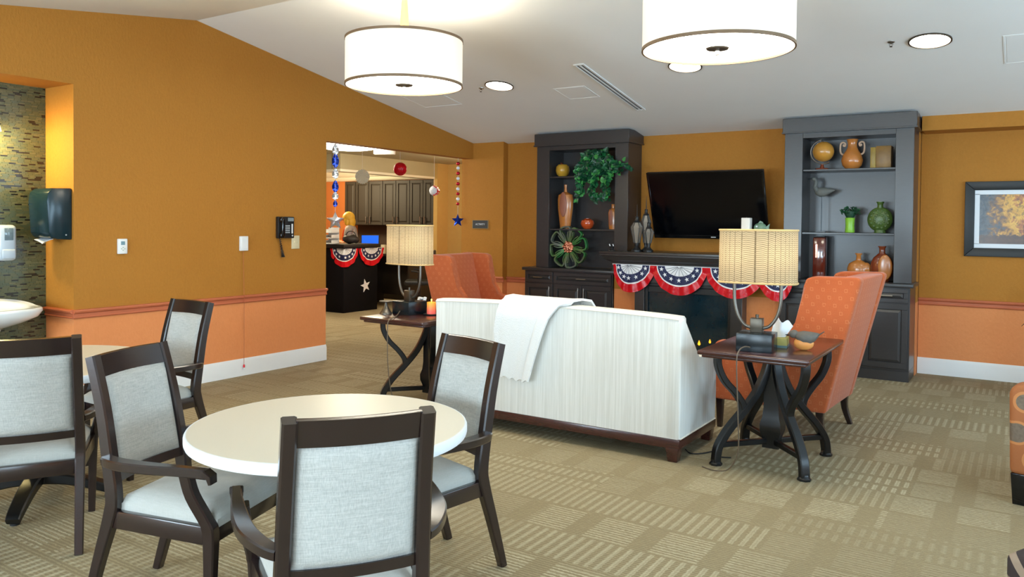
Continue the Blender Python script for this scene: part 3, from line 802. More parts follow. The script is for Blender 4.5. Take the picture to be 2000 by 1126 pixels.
# ------------------------------------------------------------------ round tables
def round_table(label, loc, R, foot_rot):
    t = thing('round_table', label, 'table', loc, foot_rot)
    b = B(); b.lathe([(.001, .722), (R-.008, .722), (R-.008, .7405), (R-.02, .7412), (.001, .7412)], 72); obj('top', b, M_top, t)
    b = B(); b.lathe([(R-.010, .700), (R-.003, .702), (R, .710), (R, .732), (R-.003, .739), (R-.010, .7408), (R-.010, .7215), (R-.05, .7215), (R-.05, .700)], 72)
    b.bm.faces.ensure_lookup_table()
    bmesh.ops.delete(b.bm, geom=[f for f in b.bm.faces if len(f.verts) > 4], context='FACES')
    obj('edge_band', b, M_edge, t)
    b = B(); b.lathe([(.001, .10), (.062, .10), (.058, .16), (.050, .20), (.050, .60), (.062, .66), (.11, .70), (.001, .70)], 24); obj('column', b, M_iron, t)
    b = B(); b.box(-.20, .20, -.025, .025, .685, .7, .004); b.box(-.025, .025, -.20, .20, .685, .699, .004); obj('top_bracket', b, M_iron, t)
    for q in range(4):
        a = q*PI/2; c, s = math.cos(a), math.sin(a)
        b = B()
        pth = smoothpath([(.03*c, .03*s, .125), (.14*c, .14*s, .112), (.26*c, .26*s, .078), (.345*c, .345*s, .045), (.375*c, .375*s, .026)], 4)
        n = len(pth); b.sweep(pth, [(lerp(.085, .062, i/(n-1)), lerp(.06, .036, i/(n-1))) for i in range(n)], (-s, c, 0)); lg = obj('foot', b, M_iron, t)
        b = B(); b.lathe([(.001, 0), (.022, 0), (.022, .010), (.012, .014), (.012, .030), (.001, .030)], 12, (.345*c, .345*s, 0)); obj('glide', b, M_blackm, lg)
    return t
round_table('nearer round table with beige top and white edge, ringed by dark armchairs', (-2.175, 2.105, 0), .5135, math.radians(20))
round_table('farther round table with beige top beside the sink recess, partly hidden', (-4.37, 2.12, 0), .575, math.radians(-42))

# ------------------------------------------------------------------ sofa
t = thing('sofa', 'ivory striped sofa seen from behind with dark wood base', 'sofa', (-2.79, 5.1, 0))
x0, x1 = -.985, .985
b = B(); n, m = 36, 10
def back(u, v, s):
    arch = .022*math.sin(PI*u)**.7
    z = lerp(.145, .898+arch, v)
    x = lerp(lerp(-.895, -.955, v), lerp(.99, .985, v), u)
    y = -.405+.02*math.sin(PI*u)*-1*0 + .012*v
    if s: y = lerp(-.20, -.27, v)
    if v == 1: z -= .0
    return (x, y, z)
A = [[b.bm.verts.new(back(i/n, j/m, 0)) for j in range(m+1)] for i in range(n+1)]
D = [[b.bm.verts.new(back(i/n, j/m, 1)) for j in range(m+1)] for i in range(n+1)]
T1 = [b.bm.verts.new((A[i][m].co+Vector((0, .012, .016)))) for i in range(n+1)]
T2 = [b.bm.verts.new((D[i][m].co+Vector((0, -.03, .018)))) for i in range(n+1)]
F = b.bm.faces.new
for i in range(n):
    for j in range(m):
        F((A[i][j], A[i+1][j], A[i+1][j+1], A[i][j+1])); F((D[i][j], D[i][j+1], D[i+1][j+1], D[i+1][j]))
    F((A[i][0], D[i][0], D[i+1][0], A[i+1][0])); F((A[i][m], A[i+1][m], T1[i+1], T1[i])); F((T1[i], T1[i+1], T2[i+1], T2[i])); F((T2[i], T2[i+1], D[i+1][m], D[i][m]))
for i, q in ((0, 1), (n, 0)):
    lp = [A[i][j] for j in range(m+1)]+[T1[i], T2[i]]+[D[i][j] for j in range(m, -1, -1)]
    F(lp if q else lp[::-1])
obj('backrest', b, M_sofa, t, ang=35)
b = B(); b.tube([tuple(Vector(back(i/n, 1, 0))+Vector((0, -.001, 0))) for i in range(n+1)], .0045, 6)
obj('piping', b, M_sofa2, t)
for s in (-1, 1):
    b = B()
    prof = [(-.405, .145), (.277, .145), (.285, .34), (.285, .58), (.265, .60), (-.06, .612), (-.095, .64), (-.31, .885), (-.335, .905), (-.38, .905), (-.395, .89)]
    ex = .955 if s > 0 else -.905
    b.prism(prof, 'x', ex-.048, ex+.048, .018, 3); arm = obj('armrest', b, M_sofa, t)
    b = B(); e = ex+s*.050
    b.tube([(e, -.395, .150), (e, .27, .150)], .0045, 6); obj('piping', b, M_sofa2, t)
b = B(); b.box(-.955, 1.005, -.412, .285, .085, .147, .006); obj('base_rail', b, M_maho, t)
for sx in (-1, 1):
    for sy in (-1, 1):
        cx, cy = (.955 if sx > 0 else -.905), (-.372 if sy < 0 else .245)
        b = B(); b.hexa([(cx-.030, cy-.030, 0), (cx+.030, cy-.030, 0), (cx+.030, cy+.030, 0), (cx-.030, cy+.030, 0)],
                        [(cx-.042, cy-.042, .09), (cx+.042, cy-.042, .09), (cx+.042, cy+.042, .09), (cx-.042, cy+.042, .09)], .003); obj('leg', b, M_maho, t)
for k in range(3):
    c = (k-1)*.585+.02
    b = B(); b.box(c-.29, c+.29, -.14, .30, .30, .47, .04, 3); obj('seat_cushion', b, M_sofa, t)
    b = B(); b.box(c-.29, c+.29, -.25, -.10, .46, .86, .05, 3, Matrix.Translation((0, 0, 0))); obj('back_cushion', b, M_sofa, t)
b = B(); b.box(-.86, .91, -.22, .27, .147, .31, .01); obj('deck', b, M_sofa, t)

# fleece throw over the sofa back
b = B()
def throw(u, v):
    # v runs from the seat side over the top and down the back
    pr = [(5.035, .62), (5.03, .78), (5.0, .895), (4.95, .955), (4.84, .972), (4.74, .968), (4.688, .93), (4.672, .84), (4.668, .70), (4.664, .55), (4.660, .40)]
    k = v*(len(pr)-1); i = min(int(k), len(pr)-2); f = k-i
    y = lerp(pr[i][0], pr[i+1][0], f); z = lerp(pr[i][1], pr[i+1][1], f)
    vv = max(0, (v-.55)/.45)
    xl = lerp(-3.13, -3.175, min(1, vv*2))+.05*max(0, vv-.5); xr = lerp(-2.58, -2.86, vv**.6) if v > .55 else lerp(-2.50, -2.58, v/.55)
    fold = .005*math.sin(u*7+v*3)*min(1, vv*2)+.002*math.sin(u*19+1)
    tip = .02*math.sin(u*PI*9)*(1 if v > .99 else 0)
    z2 = z-.012*math.sin(u*PI)*(1 if v > .3 else 0)+ (.02*(1-u))*vv
    return (lerp(xl, xr, u), y-abs(fold)-.004*vv-(.035*u*vv if u > .8 else .0), z2+tip*.4)
b.sheet(throw, 40, 60, .016)
tag(obj('throw_blanket', b, M_throw, ang=80), 'white fleece throw hanging over the back of the ivory sofa', 'blanket')

# ------------------------------------------------------------------ wingback chairs
def make_wing(label):
    t = thing('wingback_chair', label, 'armchair', (0, 0, 0), 0, 'orange wingback chairs')
    prof = [(-.375, .215), (.43, .215), (.435, .40), (.42, .615), (.39, .648), (.02, .66), (-.10, .70), (-.185, .82), (-.225, 1.08), (-.245, 1.135), (-.29, 1.152), (-.575, 1.158), (-.60, 1.14)]
    for s in (-1, 1):
        def P(p, o):
            y, z = p; flare = .035*max(0, (z-.6)/.55)
            fr = .02*max(0, (y+.3)/.4)*max(0, (z-.7)/.4)
            return (s*(o+flare+fr), y, z)
        b = B(); n = len(prof)
        outer = [b.bm.verts.new(P(p, .39)) for p in prof]; inner = [b.bm.verts.new(P(p, .295)) for p in prof]
        b.bm.faces.new(outer if s > 0 else outer[::-1]); b.bm.faces.new(inner[::-1] if s > 0 else inner)
        for i in range(n): b.bm.faces.new((outer[i], inner[i], inner[(i+1) % n], outer[(i+1) % n]))
        b._bev(outer+inner, .022, 3); obj('wing', b, M_orange, t, ang=50)
    b = B(); b.hexa([(-.32, -.372, .215), (.32, -.372, .215), (.32, -.20, .215), (-.32, -.20, .215)],
                    [(-.345, -.590, 1.150), (.345, -.590, 1.150), (.345, -.44, 1.15), (-.345, -.44, 1.15)], .02, 3); obj('backrest', b, M_orange, t, ang=50)
    b = B(); b.box(-.30, .30, -.26, .445, .22, .36, .015); obj('seat_base', b, M_orange, t)
    b = B(); b.box(-.295, .295, -.24, .46, .36, .50, .04, 3); obj('seat_cushion', b, M_orange, t)
    for sx in (-1, 1):
        for sy in (-1, 1):
            b = B()
            if sy > 0: pth = [(sx*.34, .385, .22), (sx*.34, .385, .1), (sx*.34, .385, 0)]
            else: pth = smoothpath([(sx*.34, -.33, .22), (sx*.34, -.335, .12), (sx*.345, -.375, 0)], 4)
            n = len(pth); b.sweep(pth, [(lerp(.055, .034, i/(n-1)), lerp(.055, .034, i/(n-1))) for i in range(n)], (1, 0, 0)); obj('leg', b, M_chair, t)
    return t
wg = make_wing('orange wingback armchair on the right, behind the small table with the bird')
wg.location = (-1.47, 6.06, 0); wg.rotation_euler = (0, 0, PI/2+math.radians(-3))
dup(wg, (-4.76, 6.92, 0), -PI/2+math.radians(4), 'orange wingback armchair near the opening, behind left end of the ivory sofa', 'orange wingback chairs')

# ------------------------------------------------------------------ side tables
def make_side(label):
    t = thing('side_table', label, 'table', (0, 0, 0), 0, 'dark wood side tables')
    b = B(); b.box(-.325, .325, -.51, .51, .712, .74, .008, 3); b.box(-.305, .305, -.485, .485, .694, .713, .006, 2); obj('top', b, M_maho, t)
    b = B(); b.box(-.30, .30, -.48, .48, .708, .7125); 
    b.bm.free()
    b = B(); b.lathe([(.001, .085), (.072, .085), (.072, .15), (.090, .19), (.092, .235), (.074, .28), (.066, .34), (.066, .64), (.085, .694), (.001, .694)], 4, rot=PI/4); obj('column', b, M_iron, t)
    for sx in (-1, 1):
        for sy in (-1, 1):
            d = Vector((sx*.262, sy*.300)).normalized(); sd = (-d.y, d.x, 0)
            def Q(r, z): return (d.x*r, d.y*r, z)
            b = B()
            pth = smoothpath([Q(.03, .66), Q(.06, .56), Q(.12, .44), Q(.215, .325), Q(.32, .215), Q(.385, .12), Q(.402, .05), Q(.404, .012)], 4)
            b.sweep(pth, (.056, .046), sd); lg = obj('leg', b, M_iron, t)
            b = B()
            pth = smoothpath([Q(.40, .694), Q(.398, .62), Q(.355, .53), Q(.28, .45), Q(.228, .38), Q(.216, .325)], 4)
            b.sweep(pth, (.048, .040), sd); obj('scroll', b, M_iron, t)
            b = B(); b.lathe([(.001, 0), (.040, 0), (.040, .012), (.030, .022), (.026, .034), (.001, .034)], 8, Q(.404, 0), rot=PI/8); obj('foot_pad', b, M_iron, lg)
            b = B(); b.sweep([Q(.04, .125), Q(.37, .125)], (.034, .034), sd); obj('stretcher', b, M_iron, t)
    return t
st = make_side('dark side table at the right end of the sofa, under the larger lamp')
st.location = (-1.325, 5.115, 0)
dup(st, (-4.115, 5.115, 0), 0, 'dark side table at the left end of the sofa with burning candle', 'dark wood side tables')

# ------------------------------------------------------------------ table lamps
M_pewter = mat('dull pewter', (112, 106, 98), .38, .85, var=.08)
def make_lamp(label):
    t = thing('table_lamp', label, 'lamp', (0, 0, 0), 0, 'table lamps with woven shades')
    b = B(); b.box(-.105, .105, -.095, .095, 0, .108, .003); obj('base', b, mat('black granite', (14, 24, 30), .25, var=.15, nscale=60), t)
    b = B(); b.box(-.036, .036, -.030, .030, .108, .195, .003); b.lathe([(.001, 0), (.010, 0), (.010, .022), (.001, .022)], 10, (0, 0, .195)); obj('block', b, M_bronze, t)
    for s in (-1, 1):
        b = B()
        pth = smoothpath([(s*.030, 0, .135), (s*.075, 0, .152), (s*.115, 0, .21), (s*.135, 0, .29), (s*.138, 0, .38), (s*.138, 0, .47), (s*.120, 0, .55), (s*.06, 0, .60), (0, 0, .61)], 5)
        b.tube(pth, .0105, 10); obj('curved_arm', b, M_pewter, t)
    # superellipse shade with its own UV weave
    W, D, z0, z1, N = .226, .115, .412, .728, 96
    def se(a, k):
        c, s = math.cos(a), math.sin(a); e = .62
        return (k*W*math.copysign(abs(c)**e, c), k*D*math.copysign(abs(s)**e, s))
    b = B(); uvl = b.bm.loops.layers.uv.new('UVMap'); rows = 8
    V = [[b.bm.verts.new((*se(2*PI*i/N, 1+.012*(1-j/rows)), lerp(z0, z1, j/rows))) for i in range(N)] for j in range(rows+1)]
    for j in range(rows):
        for i in range(N):
            f = b.bm.faces.new((V[j][i], V[j][(i+1) % N], V[j+1][(i+1) % N], V[j+1][i]))
            for l, (u, v) in zip(f.loops, ((i, j), (i+1, j), (i+1, j+1), (i, j+1))): l[uvl].uv = (u/N, v/rows)
    obj('shade', b, M_weave, t)
    for zz, kk in ((z0, 1.014), (z1, 1.002)):
        b = B(); b.tube([(*se(2*PI*i/N, kk), zz) for i in range(N)], .0065, 6, closed=True); obj('shade_trim', b, mat('jute cord', (206, 172, 118), .8), t)
    for s in (-1, 1):
        b = B(); b.ball((s*.11, 0, .57), .03, (1, 1, 1.25), 12); obj('bulb', b, M_bulb, t)
    b = B(); b.tube([(-.222, 0, z1-.02), (.222, 0, z1-.02)], .003, 6); b.lathe([(.001, 0), (.012, 0), (.010, .02), (.001, .024)], 10, (0, 0, z1-.02)); obj('harp', b, M_bronze, t)
    return t
lp = make_lamp('table lamp with woven shade and curved arms on the right side table')
lp.location = (-1.350, 4.815, .74); lp.rotation_euler = (0, 0, math.radians(5))
l2 = dup(lp, (-4.245, 4.985, .74), math.radians(-10), 'table lamp with woven shade on the left side table beside the candle', 'table lamps with woven shades')
M_cord = mat('brown lamp cord', (96, 82, 66), .5)
b = B(); b.tube(smoothpath([(-.02, -.10, .03), (-.045, -.14, .035), (-.06, -.215, .02), (-.065, -.25, -.05), (-.055, -.24, -.35), (-.06, -.20, -.58), (-.12, -.16, -.70), (-.21, -.13, -.732), (-.30, -.08, -.735)], 8), .004, 6); obj('cord', b, M_cord, lp)
b = B(); b.tube(smoothpath([(.0, -.10, .03), (.09, -.20, .012), (.20, -.33, .008), (.245, -.405, .0), (.25, -.42, -.06), (.245, -.41, -.35), (.24, -.36, -.60), (.26, -.30, -.735)], 8), .004, 6); obj('cord', b, M_cord, l2)
b = B(); b.tube(smoothpath([(-1.86, 5.0, .006), (-1.80, 4.93, .007), (-1.74, 4.97, .006), (-1.69, 5.06, .007), (-1.66, 5.02, .006), (-1.64, 4.96, .006), (-1.55, 4.99, .006)], 8), .004, 6)
tag(obj('power_cord', b, M_blackm), 'loose dark cord on carpet between the sofa foot and right side table', 'cord')

# ------------------------------------------------------------------ small things on the side tables
t = thing('tissue_box', 'green and gold tissue box with a white tissue behind the right lamp', 'tissue box', (-1.285, 5.03, .74), math.radians(8))
b = B(); b.box(-.066, .066, -.062, .062, 0, .062, .003); obj('box', b, mat('green and gold card', (150, 142, 72), .55, var=.35, nscale=16), t)
b = B(); b.box(-.067, .067, -.063, .063, .002, .018, .001, 1); obj('lower_band', b, mat('blue green card', (70, 96, 98), .55), t)
b = B(); b.sheet(lambda u, v: (lerp(-.04, .045, u)*(1+.30*v)+.035*v, .022*math.sin(u*7+v*2)*(.4+.6*v), .058+.125*v*(1-.30*u)+.012*math.sin(u*11)*v), 14, 10, .002); obj('tissue', b, M_wht, t)
t = thing('bird_figurine', 'grey and orange carved bird on the right side table', 'figurine', (-1.105, 4.985, .74), math.radians(10))
b = B(); b.rings([[(x, r*math.cos(2*PI*k/14)*.85, z+r*.85*math.sin(2*PI*k/14)) for k in range(14)] for x, r, z in ((-.060, .012, .088), (-.045, .034, .082), (-.01, .050, .076), (.03, .047, .076), (.06, .028, .088), (.078, .010, .100))]); b.ball((-.066, 0, .096), .027, (1.1, .9, .95), 14); obj('body', b, mat('carved grey wood', (96, 90, 82), .6, var=.2, nscale=30, bmp=.15), t)
b = B(); b.ball((-.008, 0, .043), .046, (1.28, .80, .93), 18); obj('breast', b, mat('orange carved wood', (222, 146, 74), .5, var=.08), t)
b = B(); b.hexa([(.050, -.018, .074), (.050, .018, .074), (.050, .018, .084), (.050, -.018, .084)], [(.108, -.008, .118), (.108, .008, .118), (.108, .008, .124), (.108, -.008, .124)], .002, 1); obj('tail', b, mat('dark grey wood', (74, 68, 62), .6), t)
b = B(); b.lathe([(.008, 0), (.0001, .022)], 8, (0, 0, 0))
for v in b.bm.verts: v.co = Vector((-.096-v.co.z, v.co.x, .088+v.co.y))
obj('beak', b, M_blackm, t)
t = thing('pillar_candle', 'lit orange and pink pillar candle on a dark plate beside the left lamp', 'candle', (-4.048, 5.03, .74))
b = B(); b.lathe([(.001, 0), (.062, 0), (.068, .010), (.062, .012), (.001, .008)], 24); obj('plate', b, M_blackm, t)
def cm():
    m, nt, p = newmat('orange and pink wax'); x, y, z = sep(nt, coords(nt))
    c = mixc(nt, mth(nt, 'MULTIPLY', mth(nt, 'SUBTRACT', z, .03), 12.0), srgb(232, 96, 84), srgb(250, 168, 40))
    nt.links.new(c, p.inputs['Base Color']); nt.links.new(c, p.inputs['Emission Color']); p.inputs['Emission Strength'].default_value = .18
    p.inputs['Subsurface Weight'].default_value = .2; p.inputs['Roughness'].default_value = .5; return m
b = B(); b.lathe([(.001, .010), (.036, .010), (.037, .10), (.034, .106), (.020, .098), (.001, .096)], 24); obj('wax', b, cm(), t)
b = B(); b.tube([(0, 0, .096), (.001, 0, .112)], .0015, 5); b.ball((0, 0, .122), .006, (1, 1, 1.9), 8); obj('flame', b, mat('flame', (255, 190, 80), .5, emit=(255, 190, 80), estr=3, var=0), t)
t = thing('pedestal_stand', 'small grey metal pedestal dish at the left edge of left side table', 'stand', (-4.398, 4.87, .74))
b = B(); b.lathe([(.001, 0), (.052, 0), (.052, .006), (.040, .022), (.024, .050), (.013, .080), (.011, .096), (.001, .096)], 28); obj('foot', b, M_pewter, t)
b = B(); b.lathe([(.001, .094), (.052, .098), (.057, .104), (.054, .107), (.001, .104)], 28); obj('dish', b, M_pewter, t)
t = thing('flower_sprig', 'white artificial flower sprig behind the pedestal dish', 'flower', (-4.37, 5.30, .74))
for k in range(6):
    a = k*1.05; b = B(); b.ball((.026*math.cos(a), .026*math.sin(a), .085+.012*(k % 2)), .018, (1, 1, .7), 8); obj('petal', b, M_wht, t)
b = B(); b.tube([(0, 0, .03), (.004, 0, .085)], .003, 5); b.lathe([(.001, 0), (.028, 0), (.032, .03), (.026, .045), (.001, .045)], 14); obj('pot', b, M_blackm, t)
for k in range(7):
    a = k*.9+.3; c, s = math.cos(a), math.sin(a); b = B()
    b.sheet(lambda u, v: (c*(.01+.065*v)-s*(u-.5)*.03*math.sin(PI*(.1+.88*v)), s*(.01+.065*v)+c*(u-.5)*.03*math.sin(PI*(.1+.88*v)), .05+.05*v-.055*v*v), 3, 6, .0012)
    obj('leaf', b, mat('dark leaf', (26, 34, 24), .5) if k == 0 else bpy.data.materials['dark leaf'], t)
# ------------------------------------------------------------------ built-in bookcases and base cabinets
def bookcase(label, x0, x1, ox0, ox1, grp):
    """shelf tower on a counter: x0..x1 outside, ox0..ox1 the opening"""
    yf, yb = 8.45, YB; zb, zt = .948, 2.455
    t = thing('bookcase', label, 'bookcase', (0, 0, 0), 0, grp)
    for a, c in ((x0, ox0), (ox1, x1)):
        b = B(); b.box(a, c, yf, yf+.03, zb, zt, .002, 1); obj('stile', b, M_esp, t)
        e0, e1 = (a, a+.02) if a == x0 else (c-.02, c)
        b = B(); b.box(e0, e1, yf+.03, yb, zb, zt); obj('side_panel', b, M_esp, t)
        i0, i1 = (c-.02, c) if a == x0 else (a, a+.02)
        b = B(); b.box(i0, i1, yf+.03, yb-.02, zb, 2.40); obj('inner_panel', b, M_esp, t)
    b = B(); b.box(ox0, ox1, yf, yf+.03, 2.395, zt, .002, 1); obj('top_rail', b, M_esp, t)
    b = B(); b.box(ox0-.02, ox1+.02, yf+.03, yb, 2.395, 2.42); obj('roof', b, M_esp, t)
    b = B(); b.box(ox0-.02, ox1+.02, yb-.02, yb, zb, 2.40); obj('back_panel', b, M_esp, t)
    for z in (2.075, 1.430):
        b = B(); b.box(ox0, ox1, yf+.02, yb-.02, z-.020, z, .003, 1); obj('shelf', b, M_esp, t)
    b = B(); b.box(x0-.015, x1+.025, 8.405, yb, zt-.002, 2.600, .004, 1); b.box(x0-.022, x1+.032, 8.397, yb, zt-.010, zt+.006, .002, 1); obj('crown', b, M_esp, t)
    return t
bookcase('tall charcoal bookcase left of the fireplace, ivy trailing from its upper shelf', -5.13, -3.885, -4.95, -4.055, 'built-in charcoal bookcases')
bookcase('tall charcoal bookcase right of the fireplace, globe on its top shelf', -2.11, -.90, -1.93, -1.062, 'built-in charcoal bookcases')

def base_cab(label, x0, x1, splits, hands, grp):
    yf = 8.40
    t = thing('base_cabinet', label, 'cabinet', (0, 0, 0), 0, grp)
    b = B(); b.box(x0, x1, yf, YB, .10, .908, .003, 1); obj('body', b, M_esp, t)
    b = B(); b.box(x0, x1, yf+.0, YB, 0, .10, .002, 1); obj('plinth', b, M_esp, t)
    b = B(); b.box(x0-.03, x1+.03, yf-.03, YB, .908, .946, .006, 2); obj('counter', b, M_esp, t)
    for (a, c, nd_) in splits:
        b = B(); door_panel(b, a, c, .762, .895, yf, frame=.04); d = obj('drawer', b, M_esp, t, smooth=False)
        b = B(); bar_handle(b, ((a+c)/2, yf-.018, .828), .13, 'x'); obj('handle', b, M_steel, d)
        w = (c-a)/nd_
        for k in range(nd_):
            p0, p1 = a+w*k+(.003 if k else 0), a+w*(k+1)-(.003 if k < nd_-1 else 0)
            b = B(); door_panel(b, p0, p1, .125, .750, yf); d = obj('door', b, M_esp, t, smooth=False)
            hx = p1-.035 if (nd_ == 2 and k == 0) or (nd_ == 1 and hands) else p0+.035
            b = B(); bar_handle(b, (hx, yf-.018, .645), .15, 'z'); obj('handle', b, M_steel, d)
    return t
base_cab('charcoal base cabinet under the left bookcase, chrome bar handles', -5.26, -4.04, [(-5.245, -4.85, 1), (-4.835, -4.055, 2)], True, 'charcoal base cabinets')
base_cab('charcoal base cabinet under the right bookcase, behind the wingback chair', -2.13, -.905, [(-2.115, -1.335, 2), (-1.32, -.92, 1)], False, 'charcoal base cabinets')

# ------------------------------------------------------------------ fireplace with mantel
t = thing('fireplace', 'charcoal fireplace with broad mantel shelf and dark glass firebox', 'fireplace', (0, 0, 0))
my = 8.14
b = B(); b.box(-4.10, -1.98, my, 8.425, 1.150, 1.182, .004, 2); b.box(-3.86, -2.14, 8.42, YB, 1.150, 1.182); obj('mantel_shelf', b, M_esp, t)
b = B()
PR = [(.0, 1.150), (.0, 1.138), (.02, 1.13), (.035, 1.10), (.07, 1.075), (.10, 1.062), (.105, 1.050), (.28, 1.050), (.28, 1.150)]
rr = []
def moul(x0, x1):
    rs = []
    for (d, z) in PR: rs.append(None)
    A = [(x0+min(d, .11), my+d, z) for d, z in PR]; D = [(x1-min(d, .11), my+d, z) for d, z in PR]
    b.rings([A, D])
moul(-4.09, -1.99); obj('crown_moulding', b, M_esp, t)
b = B(); b.box(-3.975, -2.08, my+.105, 8.42, .950, 1.052, .003, 1); obj('frieze', b, M_esp, t)
for a, c in ((-3.70, -3.585), (-2.60, -2.475)):
    b = B(); b.box(a, c, my+.12, 8.425, 0, .952, .003, 1); obj('pilaster', b, M_esp, t)
b = B(); b.box(-3.585, -2.60, my+.12, 8.425, .84, .952, .002, 1); obj('header', b, M_esp, t)
M_fire = mat('dark teal firebox glass', (14, 40, 52), .10, var=.1, spec=.7)
b = B(); b.box(-3.585, -2.60, my+.17, my+.19, .04, .84); obj('glass', b, M_fire, t)
for a, c, z0, z1 in ((-3.585, -3.55, .02, .84), (-2.635, -2.60, .02, .84), (-3.585, -2.60, .805, .84), (-3.585, -2.60, .02, .06)):
    b = B(); b.box(a, c, my+.145, my+.17, z0, z1, .003, 1); obj('frame', b, M_blackm, t)
b = B(); b.box(-3.55, -2.635, my+.155, my+.169, .735, .80, .002, 1); obj('vent_bar', b, M_blackm, t)
for k, (fx, fz, r) in enumerate(((-2.95, .20, .020), (-2.83, .23, .016), (-3.0, .15, .016), (-2.76, .18, .014), (-3.1, .13, .018))):
    b = B(); b.lathe([(.001, -r), (r*.7, -r*.5), (r*.75, 0), (r*.35, r*1.1), (.001, r*1.9)], 10, (fx, my+.160, fz), 1, .25); obj('flame', b, mat('orange flame glow', (255, 170, 40), .5, emit=(255, 160, 30), estr=1.6, var=.1) if k == 0 else bpy.data.materials['orange flame glow'], t)
mp = lambda u, o, z: (u, -.004-o, z)
for lab, cx, half, ph in (('left end of the mantel, folded round its corner', -3.76, (.62, 1), .3), ('middle left of the mantel, above the firebox', -3.16, (1, 1), 1.1), ('middle right of the mantel, mostly behind the lampshade', -2.55, (1, 1), 2.0), ('right end of the mantel, peeping past the right lamp', -2.10, (.7, .5), 2.8)):
    t = thing('bunting_fan', 'half-round patriotic fan at the '+lab, 'bunting', (cx, my+.105, 1.034), 0, 'patriotic bunting fans')
    fan(t, 0, 0, .315, mp, half, ph)
# strip along the top of the bunting
b = B(); b.box(-3.97, -2.085, my+.094, my+.104, 1.026, 1.040, .002, 1)
tag(obj('bunting_ribbon', b, M_wht), 'white ribbon holding the patriotic fans along the mantel', 'ribbon')

# ------------------------------------------------------------------ television
t = thing('television', 'large black flat screen television tilted above the mantel', 'television', (-2.972, 8.54, 1.717))
R = Matrix.Rotation(math.radians(20.5), 4, 'X')
b = B(); b.box(-.66, .66, -.02, .02, -.395, .395, .008, 2, R); obj('body', b, M_blackm, t)
b = B(); b.box(-.638, .638, -.0225, -.020, -.355, .375, 0, 2, R); obj('screen', b, mat('black screen glass', (4, 5, 8), .16, var=.05, spec=.35), t)
for z0, z1, x0, x1 in ((.375, .395, -.66, .66), (-.395, -.355, -.66, .66), (-.355, .375, -.66, -.638), (-.355, .375, .638, .66)):
    b = B(); b.box(x0, x1, -.026, -.02, z0, z1, .002, 1, R); obj('bezel', b, M_black, t)
b = B(); b.box(.02, .075, -.028, -.026, -.378, -.370, 0, 2, R); obj('badge', b, M_wht, t)
b = B(); b.box(-.16, .16, .09, .285, -.14, .14); b.box(-.1, .1, .0, .12, -.1, .1, 0, 2, R); obj('wall_mount', b, M_blackm, t)

# ------------------------------------------------------------------ ornaments on the shelves
M_terra = mat('glazed amber ceramic', (186, 116, 54), .22, var=.22, nscale=12, coat=.4)
M_terra2 = mat('matte rose brown wood panel', (150, 92, 70), .5, var=.15)
M_brownc = mat('glazed chestnut ceramic', (120, 52, 26), .18, var=.25, nscale=14, coat=.5)
M_ylw = mat('glazed yellow ochre ceramic', (196, 150, 50), .2, var=.15, coat=.4)
M_grn = mat('glazed moss green ceramic', (72, 96, 42), .3, var=.45, nscale=26, bmp=.4, bscale=24)
M_lime = mat('lime green ceramic', (140, 196, 62), .3, var=.06)
SZ1, SZ2, CZ = 2.076, 1.431, .947
t = thing('ceramic_jar', 'yellow glazed apple-shaped jar on upper left bookcase shelf', 'jar', (-4.845, 8.60, SZ1))
b = B(); b.lathe([(.001, 0), (.045, 0), (.075, .03), (.088, .075), (.082, .125), (.055, .152), (.025, .150), (.012, .142), (.001, .14)], 24); obj('body', b, M_ylw, t)
b = B(); b.tube([(0, 0, .14), (-.01, 0, .165), (-.03, 0, .172)], .007, 6); obj('stem', b, M_brownc, t)
def flat_vase(name, label, x, y, z, prof, sy, rz, panel=None, mt=None):
    t = thing(name, label, 'vase', (x, y, z), rz)
    b = B(); b.lathe(prof, 28, (0, 0, 0), 1, sy); obj('body', b, mt or M_terra, t)
    if panel:
        b = B(); pz, pr, ph, off, px = panel
        b.ball((px, off, pz), 1, (pr, .012, ph), 20); obj('inset_panel', b, M_terra2 if mt is None else M_terra, t)
    return t
flat_vase('tall_vase', 'tall tapered tan vase with rose inset and thin neck in left bookcase', -4.80, 8.60, SZ2,
          [(.001, 0), (.070, 0), (.082, .10), (.102, .25), (.106, .36), (.096, .42), (.05, .445), (.022, .455), (.017, .50), (.020, .545), (.013, .55), (.012, .46), (.001, .46)], .62, 0, (.30, .050, .155, -.060, 0))
t = thing('ceramic_pot', 'small round rust red pot beside the tall tan vase', 'pot', (-4.49, 8.60, SZ2))
b = B(); b.lathe([(.001, 0), (.04, 0), (.072, .03), (.084, .07), (.072, .105), (.035, .125), (.028, .12), (.03, .10), (.001, .10)], 24); obj('body', b, mat('glazed rust ceramic', (190, 76, 34), .15, var=.2, coat=.5), t)
b = B(); b.lathe([(.028, .12), (.036, .126), (.036, .130), (.028, .130)], 20); obj('rim', b, M_brownc, t)
flat_vase('bottle_vase', 'narrow amber bottle vase under the ivy at shelf end', -4.135, 8.58, SZ2,
          [(.001, 0), (.050, 0), (.055, .05), (.060, .20), (.050, .235), (.022, .252), (.020, .29), (.024, .30), (.014, .30), (.014, .25), (.001, .25)], .7, 0, (.14, .026, .10, -.038, -.012))
